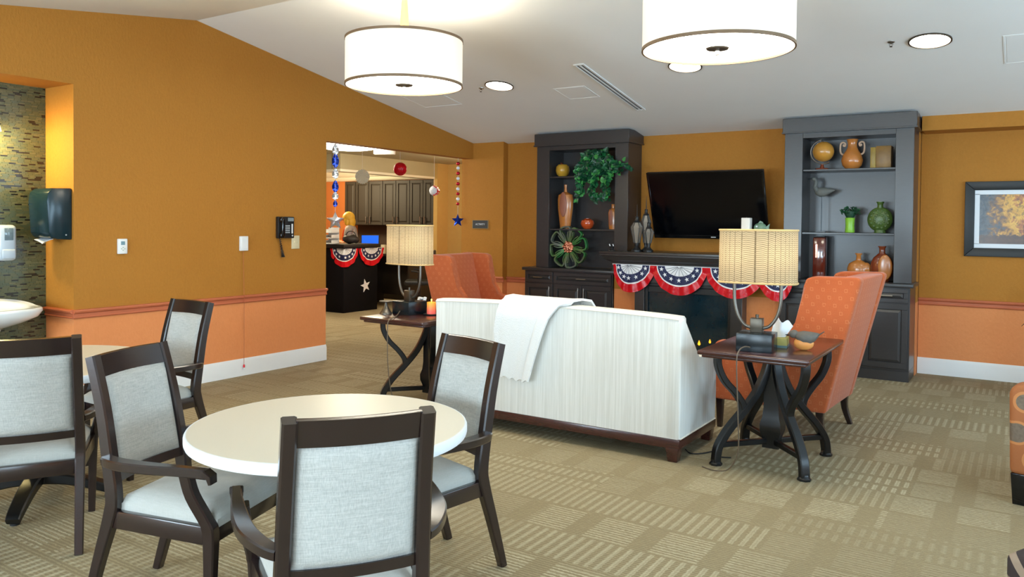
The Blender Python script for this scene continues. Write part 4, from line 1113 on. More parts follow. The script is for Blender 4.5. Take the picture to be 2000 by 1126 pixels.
# green metal flower ornament standing on the left counter
t = thing('flower_ornament', 'large green metal flower with copper beaded centre on the left counter', 'ornament', (-4.70, 8.56, 1.205), 0)
fm = flower_mat()
for k in range(8):
    a = 2*PI*k/8+.2; c, s = math.cos(a), math.sin(a)
    # a folded metal strip: out along one edge, round the blunt tip and back, with an inner V
    out = smoothpath([(.06, .016, -.03), (.13, .046, -.045), (.20, .070, -.05), (.240, .060, -.05), (.252, .0, -.05), (.240, -.060, -.05), (.20, -.070, -.05), (.13, -.046, -.045), (.06, -.016, -.03)], 4)
    b = B(); b.sweep([(c*r-s*w, y, s*r+c*w) for r, w, y in out], (.055, .020), (0, 1, 0))
    b.sweep([(c*r-s*w, y, s*r+c*w) for r, w, y in smoothpath([(.06, .012, -.03), (.14, .022, -.05), (.19, .045, -.05)], 4)], (.05, .010), (0, 1, 0))
    b.sweep([(c*r-s*w, y, s*r+c*w) for r, w, y in smoothpath([(.06, -.012, -.03), (.14, -.022, -.05), (.19, -.045, -.05)], 4)], (.05, .010), (0, 1, 0))
    o = obj('petal', b, fm, t)
b = B(); b.lathe([(.001, .0), (.075, .0), (.07, .03), (.001, .045)], 20)
for v in b.bm.verts: v.co = Vector((v.co.x, -.03-v.co.z, v.co.y))
hub = obj('centre', b, mat('copper', (170, 96, 66), .3, .8), t)
b = B(); rnd = random.Random(5)
for k in range(46):
    q = rnd.random()**.5*.072; a = rnd.random()*2*PI
    b.ball((q*math.cos(a), -.072-.012*(1-q/.07), q*math.sin(a)), .011, (1, 1, 1), 8)
o = obj('beads', b, mat('copper beads', (226, 150, 118), .25, .6), hub); o['kind'] = 'stuff'
b = B(); b.box(-.05, .05, -.015, .06, -.257, -.245, .003, 1); b.tube([(0, .03, -.25), (0, -.01, -.05)], .006, 6); obj('stand', b, M_blackm, t)

# trailing ivy on the left bookcase
t = thing('ivy_plant', 'trailing green ivy plant spilling from the left bookcase top shelf', 'plant', (-4.27, 8.58, SZ1))
b = B(); b.lathe([(.001, 0), (.07, 0), (.085, .11), (.09, .12), (.08, .12), (.001, .10)], 20); obj('pot', b, M_brownc, t)
rnd = random.Random(11)
LM = [mat('ivy leaf dark', (12, 62, 40), .4, var=.3, nscale=20), mat('ivy leaf', (20, 92, 50), .4, var=.25, nscale=20), mat('ivy leaf light', (60, 140, 66), .4, var=.2, nscale=20)]
def leaf(b, p, d, n, L, W, mi):
    d = d.normalized(); sd = d.cross(n).normalized(); n = sd.cross(d)
    pts = [(0, 0, 0), (.12, .42, .02), (.40, .50, .05), (.72, .30, .03), (1.0, 0, -.06), (.72, -.30, .03), (.40, -.50, .05), (.12, -.42, .02)]
    vs = [b.bm.verts.new(p+d*L*a+sd*W*c+n*L*e) for a, c, e in pts]; m = b.bm.verts.new(p+d*L*.45-n*L*.03)
    for i in range(8):
        f = b.bm.faces.new((m, vs[i], vs[(i+1) % 8])); f.material_index = mi
vines = []
for k in range(16):
    a = rnd.uniform(-PI*.98, -.02) if k < 18 else rnd.uniform(0, PI)
    out = rnd.uniform(.06, .16)
    drop = rnd.choice([.0, .1, .18, .25, .33])
    tx = rnd.uniform(-.24, .17)
    top = Vector((.03*math.cos(a), .03*math.sin(a), .12)); 
    mid = Vector((tx*.5, -.05-out*.5, .22+rnd.random()*.08)); m2 = Vector((tx*.9, -.09-out*.6, .12)); 
    vines.append(smoothpath([top, mid, m2, (tx, -.11-out*.5, .05-drop*.5), (tx+rnd.uniform(-.03, .03), -.12-out*.4, .05-drop)], 6))
for tx, dr in ((-.02, .30), (-.05, .27), (.12, .28)): vines.append(smoothpath([(0, 0, .12), (tx*.5, -.08, .2), (tx, -.16, .1), (tx, -.17, -dr*.5), (tx+.01, -.17, -dr)], 7))
vines.append(smoothpath([(0, 0, .12), (.12, -.12, .2), (.25, -.2, .15), (.36, -.21, .12), (.44, -.2, .06)], 6))
vines.append(smoothpath([(0, 0, .12), (.12, -.12, .16), (.24, -.2, .08), (.32, -.21, .03)], 6))
bs = B(); bl = B()
for k in range(90):
    q = rnd.random(); a = rnd.uniform(-PI, 0); p = Vector((.16*math.cos(a)*q, -.07-.07*q, .12+.12*rnd.random()-.12*q*rnd.random()))
    leaf(bl, p, Vector((rnd.uniform(-1, 1), rnd.uniform(-.5, .1), rnd.uniform(-1, .4))), Vector((rnd.uniform(-.5, .5), -1, rnd.uniform(0, .9))), rnd.uniform(.045, .07), .052, rnd.choice([0, 0, 1, 1, 2]))
for vn in vines:
    bs.tube(vn, .0025, 4)
    for i in range(2, len(vn)):
        for q in range(2):
            p = vn[i]+Vector((rnd.uniform(-.025, .025), rnd.uniform(-.03, .015), rnd.uniform(-.02, .02)))
            d = Vector((rnd.uniform(-1, 1), rnd.uniform(-.5, .1), rnd.uniform(-1, .35))); nn = Vector((rnd.uniform(-.5, .5), -1, rnd.uniform(-.1, .9)))
            L = rnd.uniform(.045, .072); leaf(bl, p, d, nn, L, L*.85, rnd.choice([0, 0, 1, 1, 2]))
o = obj('vines', bs, mat('ivy stem', (52, 84, 40), .6), t); o['kind'] = 'stuff'
o = obj('foliage', bl, None, t, smooth=False, mats=LM); o['kind'] = 'stuff'

# right bookcase
t = thing('desk_globe', 'amber desk globe in silver arc stand on right bookcase top shelf', 'globe', (-1.765, 8.58, SZ1))
b = B(); b.ball((.01, 0, .185), .105, (1, 1, 1), 28); obj('sphere', b, mat('amber globe print', (196, 138, 56), .25, var=.4, nscale=7, coat=.3), t)
b = B(); b.tube([(.01+.125*math.cos(q), 0, .185+.125*math.sin(q)) for q in [math.radians(100+i*9) for i in range(23)]], .007, 8); b.tube([(-.02, 0, .30), (.0, 0, .292)], .004, 6); obj('arc', b, M_steel, t)
b = B(); b.lathe([(.001, 0), (.070, 0), (.066, .012), (.022, .022), (.012, .055), (.001, .06)], 20); obj('foot', b, M_brownc, t)
t = thing('amphora', 'orange amphora with two pale scroll handles on right top shelf', 'vase', (-1.48, 8.60, SZ1))
b = B(); b.lathe([(.001, 0), (.06, 0), (.092, .035), (.104, .085), (.090, .14), (.062, .185), (.046, .22), (.043, .255), (.052, .292), (.058, .300), (.046, .300), (.036, .255), (.001, .25)], 28); obj('body', b, M_terra, t)
for s in (-1, 1):
    b = B(); pth = smoothpath([(s*.083, 0, .145), (s*.108, 0, .165), (s*.115, 0, .215), (s*.108, 0, .262), (s*.085, 0, .272), (s*.066, 0, .258), (s*.070, 0, .235), (s*.084, 0, .238), (s*.080, 0, .252)], 5); b.tube(pth, .009, 8); obj('handle', b, mat('pale stoneware', (196, 166, 140), .5), t)
for k, (x, w, h, rz, lab, cc) in enumerate(((-1.275, .042, .205, 0, 'narrow olive gold box book beside the amphora', (150, 122, 40)), (-1.18, .13, .215, 0, 'wide gold and brown box book at right end of top shelf', (132, 96, 36)))):
    t = thing('decorative_book', lab, 'book', (x, 8.60, SZ1), rz, 'decorative books on the right top shelf')
    b = B(); b.box(-w/2+.004, w/2-.004, -.066, .066, .004, h-.004); obj('pages', b, mat('aged paper', (170, 140, 84), .8) if k == 0 else bpy.data.materials['aged paper'], t)
    mm = mat('gilt book cover %d' % k, cc, .4, var=.6, nscale=9)
    for s in (-1, 1):
        b = B(); b.box(s*w/2-.004, s*w/2+.004, -.075, .07, 0, h, .002, 1); obj('cover', b, mm, t)
    b = B(); b.box(-w/2, w/2, -.078, -.068, 0, h, .004, 2); obj('spine', b, mm, t)
t = thing('wading_bird', 'grey carved shorebird perched high in the right bookcase', 'figurine', (-1.77, 8.62, SZ2+.0), 0)
gm = mat('weathered grey wood', (96, 98, 94), .6, var=.25, nscale=20)
b = B(); b.rings([[(x, r*.6*math.cos(2*PI*k/12), z+r*math.sin(2*PI*k/12)) for k in range(12)] for x, r, z in ((-.075, .006, .428), (-.06, .034, .425), (-.02, .050, .415), (.03, .046, .415), (.08, .024, .425), (.125, .004, .432))]); obj('body', b, gm, t)
b = B(); b.tube(smoothpath([(-.045, 0, .43), (-.068, 0, .47), (-.060, 0, .51), (-.066, 0, .545), (-.085, 0, .557)], 5), [.026]*5+[.020]*8+[.017]*7+[.016], 10); b.ball((-.082, 0, .555), .021, (1.2, .9, 1), 10); obj('neck', b, gm, t)
b = B(); b.tube([(-.10, 0, .558), (-.145, 0, .553)], [.006, .002], 6); obj('beak', b, M_blackm, t)
b = B(); b.tube([(0, 0, .01), (0, 0, .37)], .005, 6); b.box(-.05, .05, -.04, .04, 0, .010, .002, 1); obj('stand', b, M_esp, t)
t = thing('green_vase', 'lime green cylinder vase with dark leafy tuft on right middle shelf', 'vase', (-1.49, 8.60, SZ2))
b = B(); b.lathe([(.001, 0), (.044, 0), (.047, .01), (.042, .07), (.046, .14), (.049, .15), (.042, .15), (.001, .12)], 22); obj('body', b, M_lime, t)
bl = B(); rnd = random.Random(21)
for k in range(150):
    a = rnd.random()*2*PI; q = rnd.random()**.6*.082; p = Vector((q*math.cos(a), q*math.sin(a)*.9, .165+.085*rnd.random()*(1-.4*q/.08)+.02))
    leaf(bl, p, Vector((math.cos(a), math.sin(a), rnd.uniform(-.3, .8))), Vector((rnd.uniform(-.5, .5), -1, .6)), .024, .018, rnd.choice([0, 0, 1]))
o = obj('foliage', bl, None, t, smooth=False, mats=[mat('topiary dark', (22, 66, 40), .6), mat('topiary mid', (34, 92, 52), .6)]); o['kind'] = 'stuff'
b = B(); b.lathe([(.001, .12), (.03, .14), (.055, .19), (.05, .22), (.001, .23)], 12); obj('moss_core', b, bpy.data.materials['topiary dark'], t)
t = thing('flask_vase', 'round mottled green flask vase on the right middle shelf', 'vase', (-1.21, 8.60, SZ2))
b = B(); b.ball((0, 0, .135), .118, (1, .45, 1.05), 26); b.lathe([(.001, 0), (.055, 0), (.05, .03), (.001, .04)], 20, (0, 0, 0), 1, .7); obj('body', b, M_grn, t)
b = B(); b.lathe([(.030, .245), (.026, .27), (.028, .292), (.036, .302), (.036, .312), (.024, .312), (.022, .26)], 20); obj('neck', b, M_grn, t)
b = B()
for k in range(14):
    a = 2*PI*k/14
    for q in (.045, .085): b.ball((q*math.cos(a), -.05*(1-(q/.13)**2)**.5-.002, .135+q*math.sin(a)), .013, (1, .4, 1), 8)
o = obj('relief', b, M_grn, t); o['kind'] = 'stuff'
t = thing('glass_lantern', 'tall reddish brown glass lantern on the right counter corner', 'lantern', (-1.78, 8.62, CZ))
rg = mat('oxblood glass', (96, 34, 22), .08, var=.2, spec=.7, coat=.5)
b = B(); b.box(-.062, .062, -.05, .05, .02, .43, .012, 2); obj('body', b, rg, t)
b = B(); b.box(-.068, .068, -.056, .056, 0, .022, .003, 1); b.box(-.055, .055, -.045, .045, .43, .445, .003, 1); obj('cap', b, M_blackm, t)
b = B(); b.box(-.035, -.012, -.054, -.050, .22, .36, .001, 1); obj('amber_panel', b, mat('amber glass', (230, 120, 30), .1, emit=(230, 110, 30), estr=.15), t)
t = flat_vase('stirrup_vase', 'squat tan double-bodied vase on the right counter', -1.405, 8.62, CZ, [(.001, 0), (.07, 0), (.10, .05), (.108, .12), (.092, .17), (.045, .198), (.024, .206), (.022, .255), (.034, .268), (.034, .276), (.018, .276), (.018, .21), (.001, .21)], .6, 0)
b = B(); b.ball((.075, -.01, .12), .052, (.9, .8, 1.25), 18); obj('side_chamber', b, M_terra, t)
flat_vase('moon_vase', 'chestnut flask vase with tan oval panel at right counter end', -1.185, 8.60, CZ, [(.001, 0), (.06, 0), (.088, .05), (.108, .12), (.105, .18), (.082, .235), (.045, .27), (.028, .285), (.028, .335), (.038, .345), (.038, .353), (.022, .353), (.022, .29), (.001, .29)], .58, 0, (.145, .066, .125, -.056, .035), M_brownc)

# mantel ornaments
def lantern(label, x, y, h, s):
    t = thing('candle_lantern', label, 'lantern', (x, y, 1.183), .3, 'faceted candle lanterns on the mantel')
    b = B(); b.lathe([(.001, 0), (.055*s, 0), (.055*s, .018), (.045*s, .028), (.030*s, .040), (.020*s, .06), (.026*s, .085), (.026*s, .10), (.001, .10)], 16); obj('foot', b, M_blackm, t)
    z0, z1 = .10, .10+h*.52; r0, r1 = .030*s, .062*s
    b = B(); b.lathe([(.001, z0), (r0-.003, z0), (r1-.003, z1), (r1*.5, z1+h*.17), (.001, z1+h*.17)], 6)
    obj('glass', b, mat('smoky mirror glass', (176, 168, 156), .06, .55, var=.1) if 'smoky mirror glass' not in bpy.data.materials else bpy.data.materials['smoky mirror glass'], t, smooth=False)
    for k in range(6):
        a = PI*k/3; c, q = math.cos(a), math.sin(a); b = B()
        b.tube([(r0*c, r0*q, z0), (r1*c, r1*q, z1), (r1*.5*c, r1*.5*q, z1+h*.17)], .0038, 5); obj('rib', b, M_blackm, t)
    z2 = z1+h*.17
    b = B(); b.lathe([(r1*.55, z2-.004), (r1*.6, z2+.004), (r1*.35, z2+.02), (.018*s, z2+.05), (.022*s, z2+.065), (.001, z2+.07)], 12); obj('crown', b, M_blackm, t)
    b = B(); b.lathe([(.001, z2+.065), (.0055, z2+.065), (.0015, z2+.16+h*.12), (.001, z2+.16+h*.12)], 8); obj('spike', b, M_blackm, t)
lantern('left faceted black and glass candle lantern on the mantel', -3.70, 8.30, .34, 1.1)
lantern('tallest candle lantern, standing behind the other two on the mantel', -3.63, 8.395, .46, .9)
lantern('smaller candle lantern, nearest the television on the mantel', -3.555, 8.30, .24, .95)
t = thing('bird_candle_holder', 'tiny dark holder with two white tips at the mantel left end', 'candle holder', (-4.01, 8.30, 1.183), 0)
b = B(); b.lathe([(.001, 0), (.04, 0), (.036, .010), (.016, .018), (.022, .045), (.001, .05)], 14); b.tube([(-.03, 0, .05), (.03, 0, .05)], .008, 6); obj('body', b, M_blackm, t)
for s in (-1, 1):
    b = B(); b.tube([(s*.022, 0, .05), (s*.022-.012, 0, .078)], .006, 6); obj('tip', b, M_wht, t)
t = thing('block_candle', 'white square candle on the mantel, rising above the right lampshade', 'candle', (-2.44, 8.26, 1.183))
b = B(); b.box(-.045, .045, -.045, .045, .0, .39, .006, 2); obj('wax', b, mat('frosted white wax', (236, 232, 222), .5), t)
b = B(); b.box(-.055, .055, -.055, .055, 0, .014, .003, 1); b.tube([(0, 0, .39), (0, 0, .402)], .002, 5); obj('dish', b, M_blackm, t)
t = thing('fish_ornament', 'green ceramic fish ornament peeping over the right lampshade', 'figurine', (-2.31, 8.30, 1.183))
b = B(); b.lathe([(.001, 0), (.05, 0), (.04, .02), (.014, .05), (.012, .24), (.001, .25)], 12); obj('stand', b, M_blackm, t)
fg = mat('sage ceramic', (104, 134, 110), .35, var=.2, nscale=20)
b = B(); b.ball((0, 0, .29), .058, (1.15, .6, .85), 16); b.prism([(.05, .29), (.10, .33), (.09, .29), (.10, .25)], 'y', -.006, .006); b.prism([(-.03, .325), (.0, .36), (.03, .345), (.03, .325)], 'y', -.006, .006); obj('body', b, fg, t)
b = B(); b.ball((-.028, -.033, .30), .010, (1, .5, 1), 8); obj('eye', b, M_wht, t)
# ------------------------------------------------------------------ pendants and ceiling fittings
def pendant(label, x, y, zb, D, H):
    pt_light('pendant_bulb', (x, y, zb+.16), 11, (1, .93, .80), .08)
    t = thing('pendant_light', label, 'pendant light', (x, y, 0), 0, 'drum pendant lights')
    R = D/2
    b = B(); N = 80
    b.rings([[(r*math.cos(2*PI*k/N), r*math.sin(2*PI*k/N), z) for k in range(N)] for r, z in ((R-.004, zb), (R, zb), (R, zb+H), (R-.004, zb+H), (R-.004, zb+.01))], caps=False); obj('drum_shade', b, M_shade, t, ang=60)
    for z in (zb, zb+H):
        b = B(); b.rings([[(r*math.cos(2*PI*k/N), r*math.sin(2*PI*k/N), zz) for k in range(N)] for r, zz in ((R-.006, z-.009), (R+.004, z-.009), (R+.004, z+.009), (R-.006, z+.009))], closed=True); obj('shade_band', b, M_band, t)
    b = B(); b.lathe([(.001, zb+.004), (R-.006, zb+.004), (R-.006, zb+.010), (.001, zb+.010)], N); df = obj('diffuser', b, M_glow, t)
    b = B(); b.lathe([(.001, zb-.012), (.020, zb-.012), (.060, zb-.004), (.066, zb+.004), (.001, zb+.004)], 28); fi = obj('finial_plate', b, M_bronze, df)
    b = B(); b.lathe([(.001, zb-.034), (.014, zb-.034), (.014, zb-.010), (.001, zb-.010)], 14); obj('finial_knob', b, M_steel, df)
    top = 3.285 if abs(y-4.443) < .2 else ceil_z(y)
    b = B(); b.lathe([(.001, zb+.05), (.040, zb+.05), (.040, zb+H), (.036, zb+H+.02), (.018, top-.05), (.001, top-.05)], 18); obj('stem', b, M_stem, t)
    b = B(); b.lathe([(.001, top+.02), (.075, top+.02), (.07, top-.03), (.03, top-.06), (.001, top-.06)], 24); obj('canopy', b, M_white, t)
    for k in range(3):
        a = 2*PI*k/3; b = B(); b.tube([(.035*math.cos(a), .035*math.sin(a), zb+H-.02), ((R-.004)*math.cos(a), (R-.004)*math.sin(a), zb+H-.02)], .005, 6); obj('spoke', b, M_bronze, t)
M_band = mat('bronze braid', (124, 100, 76), .5, .3, var=.08)
pendant('drum pendant light hanging left, white linen shade on a maple stem', -3.845, 4.44, 2.500, .855, .325)
pendant('drum pendant light hanging right, its top cut off by the frame edge', -1.495, 4.44, 2.505, .85, .325)

slope = math.atan(-.17)
def ceil_thing(name, label, cat, x, y, grp=None):
    t = thing(name, label, cat, (x, y, ceil_z(y)), 0, grp); t.rotation_euler = (slope, 0, 0)
    if cat == 'sprinkler': t.scale = (.62, .62, .62)
    return t
for lab, x in (('recessed downlight left of the slot diffuser, behind the left pendant', -4.559), ('recessed downlight half under the right pendant rim', -2.563), ('recessed downlight near the upper right corner of the ceiling', -.627)):
    t = ceil_thing('recessed_downlight', lab, 'downlight', x, 6.745, 'recessed ceiling downlights')
    b = B(); b.rings([[(r*math.cos(2*PI*k/40), r*math.sin(2*PI*k/40), z) for k in range(40)] for r, z in ((.137, .004), (.150, .004), (.150, -.010), (.137, -.010))], closed=True); obj('trim_ring', b, M_bronze, t)
    b = B(); b.lathe([(.001, -.003), (.137, -.003), (.137, .002), (.001, .002)], 40); obj('lens', b, M_down, t)
for lab, x, y in (('fire sprinkler head left of the left recessed downlight', -4.80, 6.765), ('fire sprinkler head left of the right recessed downlight', -.887, 6.69)):
    t = ceil_thing('fire_sprinkler', lab, 'sprinkler', x, y, 'fire sprinkler heads')
    b = B(); b.lathe([(.001, 0), (.042, 0), (.040, -.008), (.018, -.012), (.001, -.012)], 20); obj('escutcheon', b, M_steel, t)
    b = B(); b.lathe([(.001, -.010), (.009, -.010), (.009, -.03), (.001, -.03)], 10)
    for s in (-1, 1): b.tube(smoothpath([(s*.008, 0, -.02), (s*.02, 0, -.035), (s*.004, 0, -.062)], 4), .003, 5)
    obj('frame', b, M_bronze, t)
    b = B(); b.lathe([(.001, -.060), (.016, -.062), (.018, -.066), (.001, -.066)], 14); obj('deflector', b, M_bronze, t)
t = ceil_thing('slot_diffuser', 'long white linear air diffuser slot in the sloped ceiling', 'vent', -3.465, 7.13)
L = .70
for x0, x1 in ((-.055, -.034), (-.008, .008), (.034, .055)):
    b = B(); b.box(x0, x1, -L, L, -.012, .0, .002, 1); obj('slat', b, M_white, t)
b = B(); b.box(-.055, .055, -L-.02, -L, -.012, 0, .002, 1); b.box(-.055, .055, L, L+.02, -.012, 0, .002, 1); obj('end_cap', b, M_white, t)
b = B(); b.box(-.052, .052, -L, L, -.004, .0); obj('dark_slot', b, mat('grey shadow slot', (110, 116, 120), .8), t)
for lab, x, y, s, rz in (('flush square ceiling panel left of the slot diffuser', -3.88, 7.16, .16, 0), ('flush square ceiling panel below the left pendant', -5.63, 6.92, .25, 0), ('flush square ceiling panel at the right edge', .14, 7.10, .28, 0)):
    t = ceil_thing('access_panel', lab, 'panel', x, y, 'flush ceiling access panels')
    b = B(); b.box(-s, s, -s, s, -.0025, .002, .001, 1); obj('door', b, M_ceil, t)
    b = B()
    for a, c, d, e in ((-s-.02, s+.02, -s-.02, -s-.006), (-s-.02, s+.02, s+.006, s+.02), (-s-.02, -s-.006, -s-.006, s+.006), (s+.006, s+.02, -s-.006, s+.006)): b.box(a, c, d, e, -.0035, .002, .001, 1)
    o = obj('frame', b, M_ceil, t); o['kind'] = 'stuff'

# ------------------------------------------------------------------ things on the left wall (local x runs along the wall, -y into the room)
LW = PI/2
t = thing('thermostat', 'small white thermostat with grey display left of the pull-cord box', 'thermostat', (XL, 3.732, 1.272), LW)
b = B(); b.box(-.040, .040, -.026, 0, -.063, .063, .006, 2); obj('case', b, M_white, t)
b = B(); b.box(-.018, .016, -.028, -.025, .012, .042, .001, 1); obj('display', b, mat('lcd blue grey', (112, 146, 158), .3), t)
for x, z in ((0, -.008), (-.014, -.02), (.014, -.02), (0, -.032)):
    b = B(); b.box(x-.006, x+.006, -.029, -.025, z-.004, z+.004, .001, 1); obj('button', b, mat('pale sage button', (176, 186, 172), .5) if 'pale sage button' not in bpy.data.materials else bpy.data.materials['pale sage button'], t)
t = thing('pull_cord_station', 'white nurse call box with red tipped cord hanging to the baseboard', 'call box', (XL, 4.951, 1.275), LW)
b = B(); b.box(-.046, .046, -.024, 0, -.070, .070, .005, 2); obj('case', b, M_white, t)
b = B(); b.box(-.034, .034, -.027, -.023, -.05, .055, .003, 1); obj('cover', b, M_white, t)
b = B(); b.tube([(-.012, -.020, -.068), (-.012, -.036, -.50), (-.012, -.036, -.56), (-.012, -.036, -1.16)], .0022, 5); obj('cord', b, mat('faded orange cord', (176, 92, 52), .6), t)
b = B(); b.lathe([(.001, -.016), (.009, -.014), (.009, .008), (.004, .016), (.001, .016)], 10, (-.012, -.036, -1.178)); obj('tassel', b, M_red, t)
t = thing('wall_phone', 'black wall telephone with handset and dangling coiled cord', 'telephone', (XL, 5.445, 1.43), LW)
b = B(); b.box(-.100, .105, -.045, 0, -.110, .108, .008, 2); obj('body', b, M_blackm, t)
b = B(); b.box(-.098, -.050, -.085, -.045, -.108, -.05, .014, 3); b.box(-.098, -.050, -.085, -.045, .05, .106, .014, 3); b.box(-.094, -.055, -.098, -.072, -.09, .09, .012, 3); obj('handset', b, M_black, t)
b = B(); b.box(.018, .092, -.050, -.044, .062, .098, .002, 1); obj('display', b, mat('phone display grey', (140, 150, 154), .3), t)
kk = mat('light grey key', (196, 200, 202), .5)
for i in range(4):
    for j in range(3):
        b = B(); b.box(-.012+.020*j, .002+.020*j, -.050, -.044, -.058+.022*i, -.044+.022*i, .001, 1); obj('key', b, kk, t)
b = B(); b.box(.066, .084, -.048, -.044, -.062, .036, .001, 1); obj('label_strip', b, M_white, t)
b = B(); b.lathe([(.001, 0), (.010, 0), (.008, .006), (.001, .006)], 12)
for v in b.bm.verts: v.co = Vector((.078+v.co.x, -.044-v.co.z, -.084+v.co.y))
obj('round_button', b, kk, t)
b = B(); P = []
for i in range(150):
    q = i/149; base = Vector((-.072+.055*math.sin(PI*q)*(1 if q < .5 else .6), -.03, -.108-.19*math.sin(PI*q)))
    P.append(base+Vector((.008*math.cos(i*1.3), .008*math.sin(i*1.3), 0)))
b.tube(P, .003, 4); obj('coiled_cord', b, M_blackm, t)
t = thing('light_switch', 'cream double switch plate below and right of the wall phone', 'switch', (XL, 5.60, 1.277), LW)
b = B(); b.box(-.052, .052, -.008, 0, -.068, .068, .003, 2); obj('plate', b, mat('ivory plate', (220, 206, 168), .45), t)
for x in (-.018, .018):
    b = B(); b.box(x-.004, x+.004, -.020, -.006, -.004, .014, .001, 1); obj('toggle', b, bpy.data.materials['ivory plate'], t)

# paper towel dispenser on the recess side (faces -y)
t = thing('paper_towel_dispenser', 'dark teal black paper towel dispenser on side of the recess', 'dispenser', (-6.475, 3.339, 1.535))
prof = [(0, -.205), (0, .205), (-.150, .200), (-.185, .165), (-.195, .10), (-.178, -.15), (-.155, -.185), (-.11, -.20)]
b = B(); b.prism([(y, z) for y, z in prof], 'x', -.145, .145, .012, 2); obj('cover', b, mat('dark teal plastic', (14, 40, 48), .22, var=.1), t)
b = B(); b.sheet(lambda u, v: (lerp(-.10, .08, u), -.17+.07*v+.012*math.sin(u*4), -.192-.045*(1-abs(u-.6)*1.2)*(1-v*.8)), 10, 6, .003); obj('paper_towel', b, M_wht, t)
b = B(); b.lathe([(.001, 0), (.006, 0), (.006, .004), (.001, .004)], 10)
for v in b.bm.verts: v.co = Vector((.145+v.co.z, -.05+v.co.x, -.165+v.co.y))
obj('lock', b, M_steel, t)
t = thing('soap_dispenser', 'pale grey soap dispenser on the mosaic tiles above the sink', 'dispenser', (TILEX+.004, 3.01, 1.305), LW)
b = B(); b.box(-.065, .065, -.10, 0, -.14, .14, .03, 4); obj('body', b, mat('pale grey plastic', (182, 194, 206), .3, var=.04), t)
b = B(); b.box(-.030, .035, -.104, -.096, .02, .115, .006, 2); obj('window', b, mat('soap window', (110, 126, 134), .08, var=.4, nscale=30), t)
b = B(); b.box(-.05, .05, -.112, -.09, -.125, -.05, .012, 3); obj('push_bar', b, bpy.data.materials['pale grey plastic'], t)
t = thing('wall_sconce', 'glowing white bell sconce cut by the left edge above the sink', 'sconce', (TILEX+.004, 2.83, 2.16), LW)
b = B(); b.lathe([(.105, 0), (.092, .05), (.070, .12), (.045, .18), (.028, .20), (.026, .20), (.042, .17), (.066, .12), (.088, .05), (.101, 0)], 28, (0, -.14, 0)); obj('glass_shade', b, mat('lit opal glass', (255, 246, 220), .4, emit=(255, 236, 180), estr=3.0, var=0), t)
b = B(); b.lathe([(.001, 0), (.05, 0), (.045, .018), (.001, .02)], 20)
for v in b.bm.verts: v.co = Vector((v.co.x, -v.co.z, .24+v.co.y))
b.tube(smoothpath([(0, -.015, .24), (0, -.09, .27), (0, -.14, .25), (0, -.14, .19)], 5), .011, 8); obj('bracket', b, M_bronze, t)
pt_light('sconce_bulb', (TILEX+.15, 2.80, 2.10), 26, (1, .79, .34), .06)
# pedestal sink
t = thing('pedestal_sink', 'white pedestal sink with oval basin before the mosaic tiles', 'sink', (-6.50, 2.81, 0))
b = B(); N = 48
def ov(rx, ry, z): return [(rx*math.copysign(abs(math.cos(2*PI*k/N))**.9, math.cos(2*PI*k/N)), ry*math.copysign(abs(math.sin(2*PI*k/N))**.85, math.sin(2*PI*k/N)), z) for k in range(N)]
b.rings([ov(.07, .08, .66), ov(.15, .23, .70), ov(.212, .335, .742), ov(.232, .365, .785), ov(.230, .363, .803), ov(.222, .352, .812), ov(.200, .325, .808), ov(.18, .295, .812), ov(.165, .27, .800), ov(.11, .18, .74), ov(.03, .04, .72)])
for v in b.bm.verts: v.co.z += max(0, -v.co.x-.02)*.30*min(1, max(0, (v.co.z-.70)/.1))
obj('basin', b, mat('white vitreous china', (236, 240, 242), .08, var=.01, spec=.7, coat=.5), t)
b = B(); b.lathe([(.001, 0), (.125, 0), (.12, .02), (.085, .08), (.070, .30), (.080, .60), (.11, .68), (.001, .69)], 28, (-.05, 0, 0), .9, 1.0); obj('pedestal', b, bpy.data.materials['white vitreous china'], t)
b = B(); b.tube(smoothpath([(-.17, 0, .86), (-.17, 0, .97), (-.13, 0, 1.0), (-.06, 0, .98), (-.05, 0, .95)], 5), .012, 8); b.lathe([(.001, 0), (.02, 0), (.018, .012), (.001, .014)], 14, (-.17, 0, .855))
obj('faucet', b, M_steel, t)
for s in (-1, 1):
    b = B(); b.lathe([(.001, 0), (.016, 0), (.014, .03), (.022, .04), (.001, .046)], 12, (-.17, s*.10, .855)); obj('tap_handle', b, M_steel, t)
b = B(); b.box(.128, .140, -.04, .04, .790, .798, .003, 1); obj('overflow_slot', b, M_blackm, t)

# sign beside the opening
t = thing('room_sign', 'small dark grey room sign reading ACTIVITY beside the opening', 'sign', (-6.178, YC, 1.472))
b = B(); b.box(-.125, .125, -.010, 0, -.053, .053, .003, 1); obj('plate', b, mat('charcoal sign plate', (66, 68, 68), .5), t)
b = B()
for a, c, d, e in ((-.132, .132, .053, .058), (-.132, .132, -.058, -.053), (-.132, -.125, -.053, .053), (.125, .132, -.053, .053)): b.box(a, c, -.011, 0, d, e)
o = obj('edge', b, mat('tan sign edge', (156, 132, 92), .5), t); o['kind'] = 'stuff'
fc = bpy.data.curves.new('lettering', 'FONT'); fc.body = 'ACTIVITY'; fc.size = .036; fc.align_x = 'CENTER'; fc.align_y = 'CENTER'; fc.extrude = .001
tmp = bpy.data.objects.new('lettering', fc); C.objects.link(tmp); bpy.context.view_layer.update()
lm_ = bpy.data.meshes.new_from_object(tmp.evaluated_get(bpy.context.evaluated_depsgraph_get())); bpy.data.objects.remove(tmp)
fo = bpy.data.objects.new('lettering', lm_); C.objects.link(fo); fo.parent = t; fo.location = (0, -.0115, 0); fo.rotation_euler = (PI/2, 0, 0); lm_.materials.clear(); lm_.materials.append(M_wht)

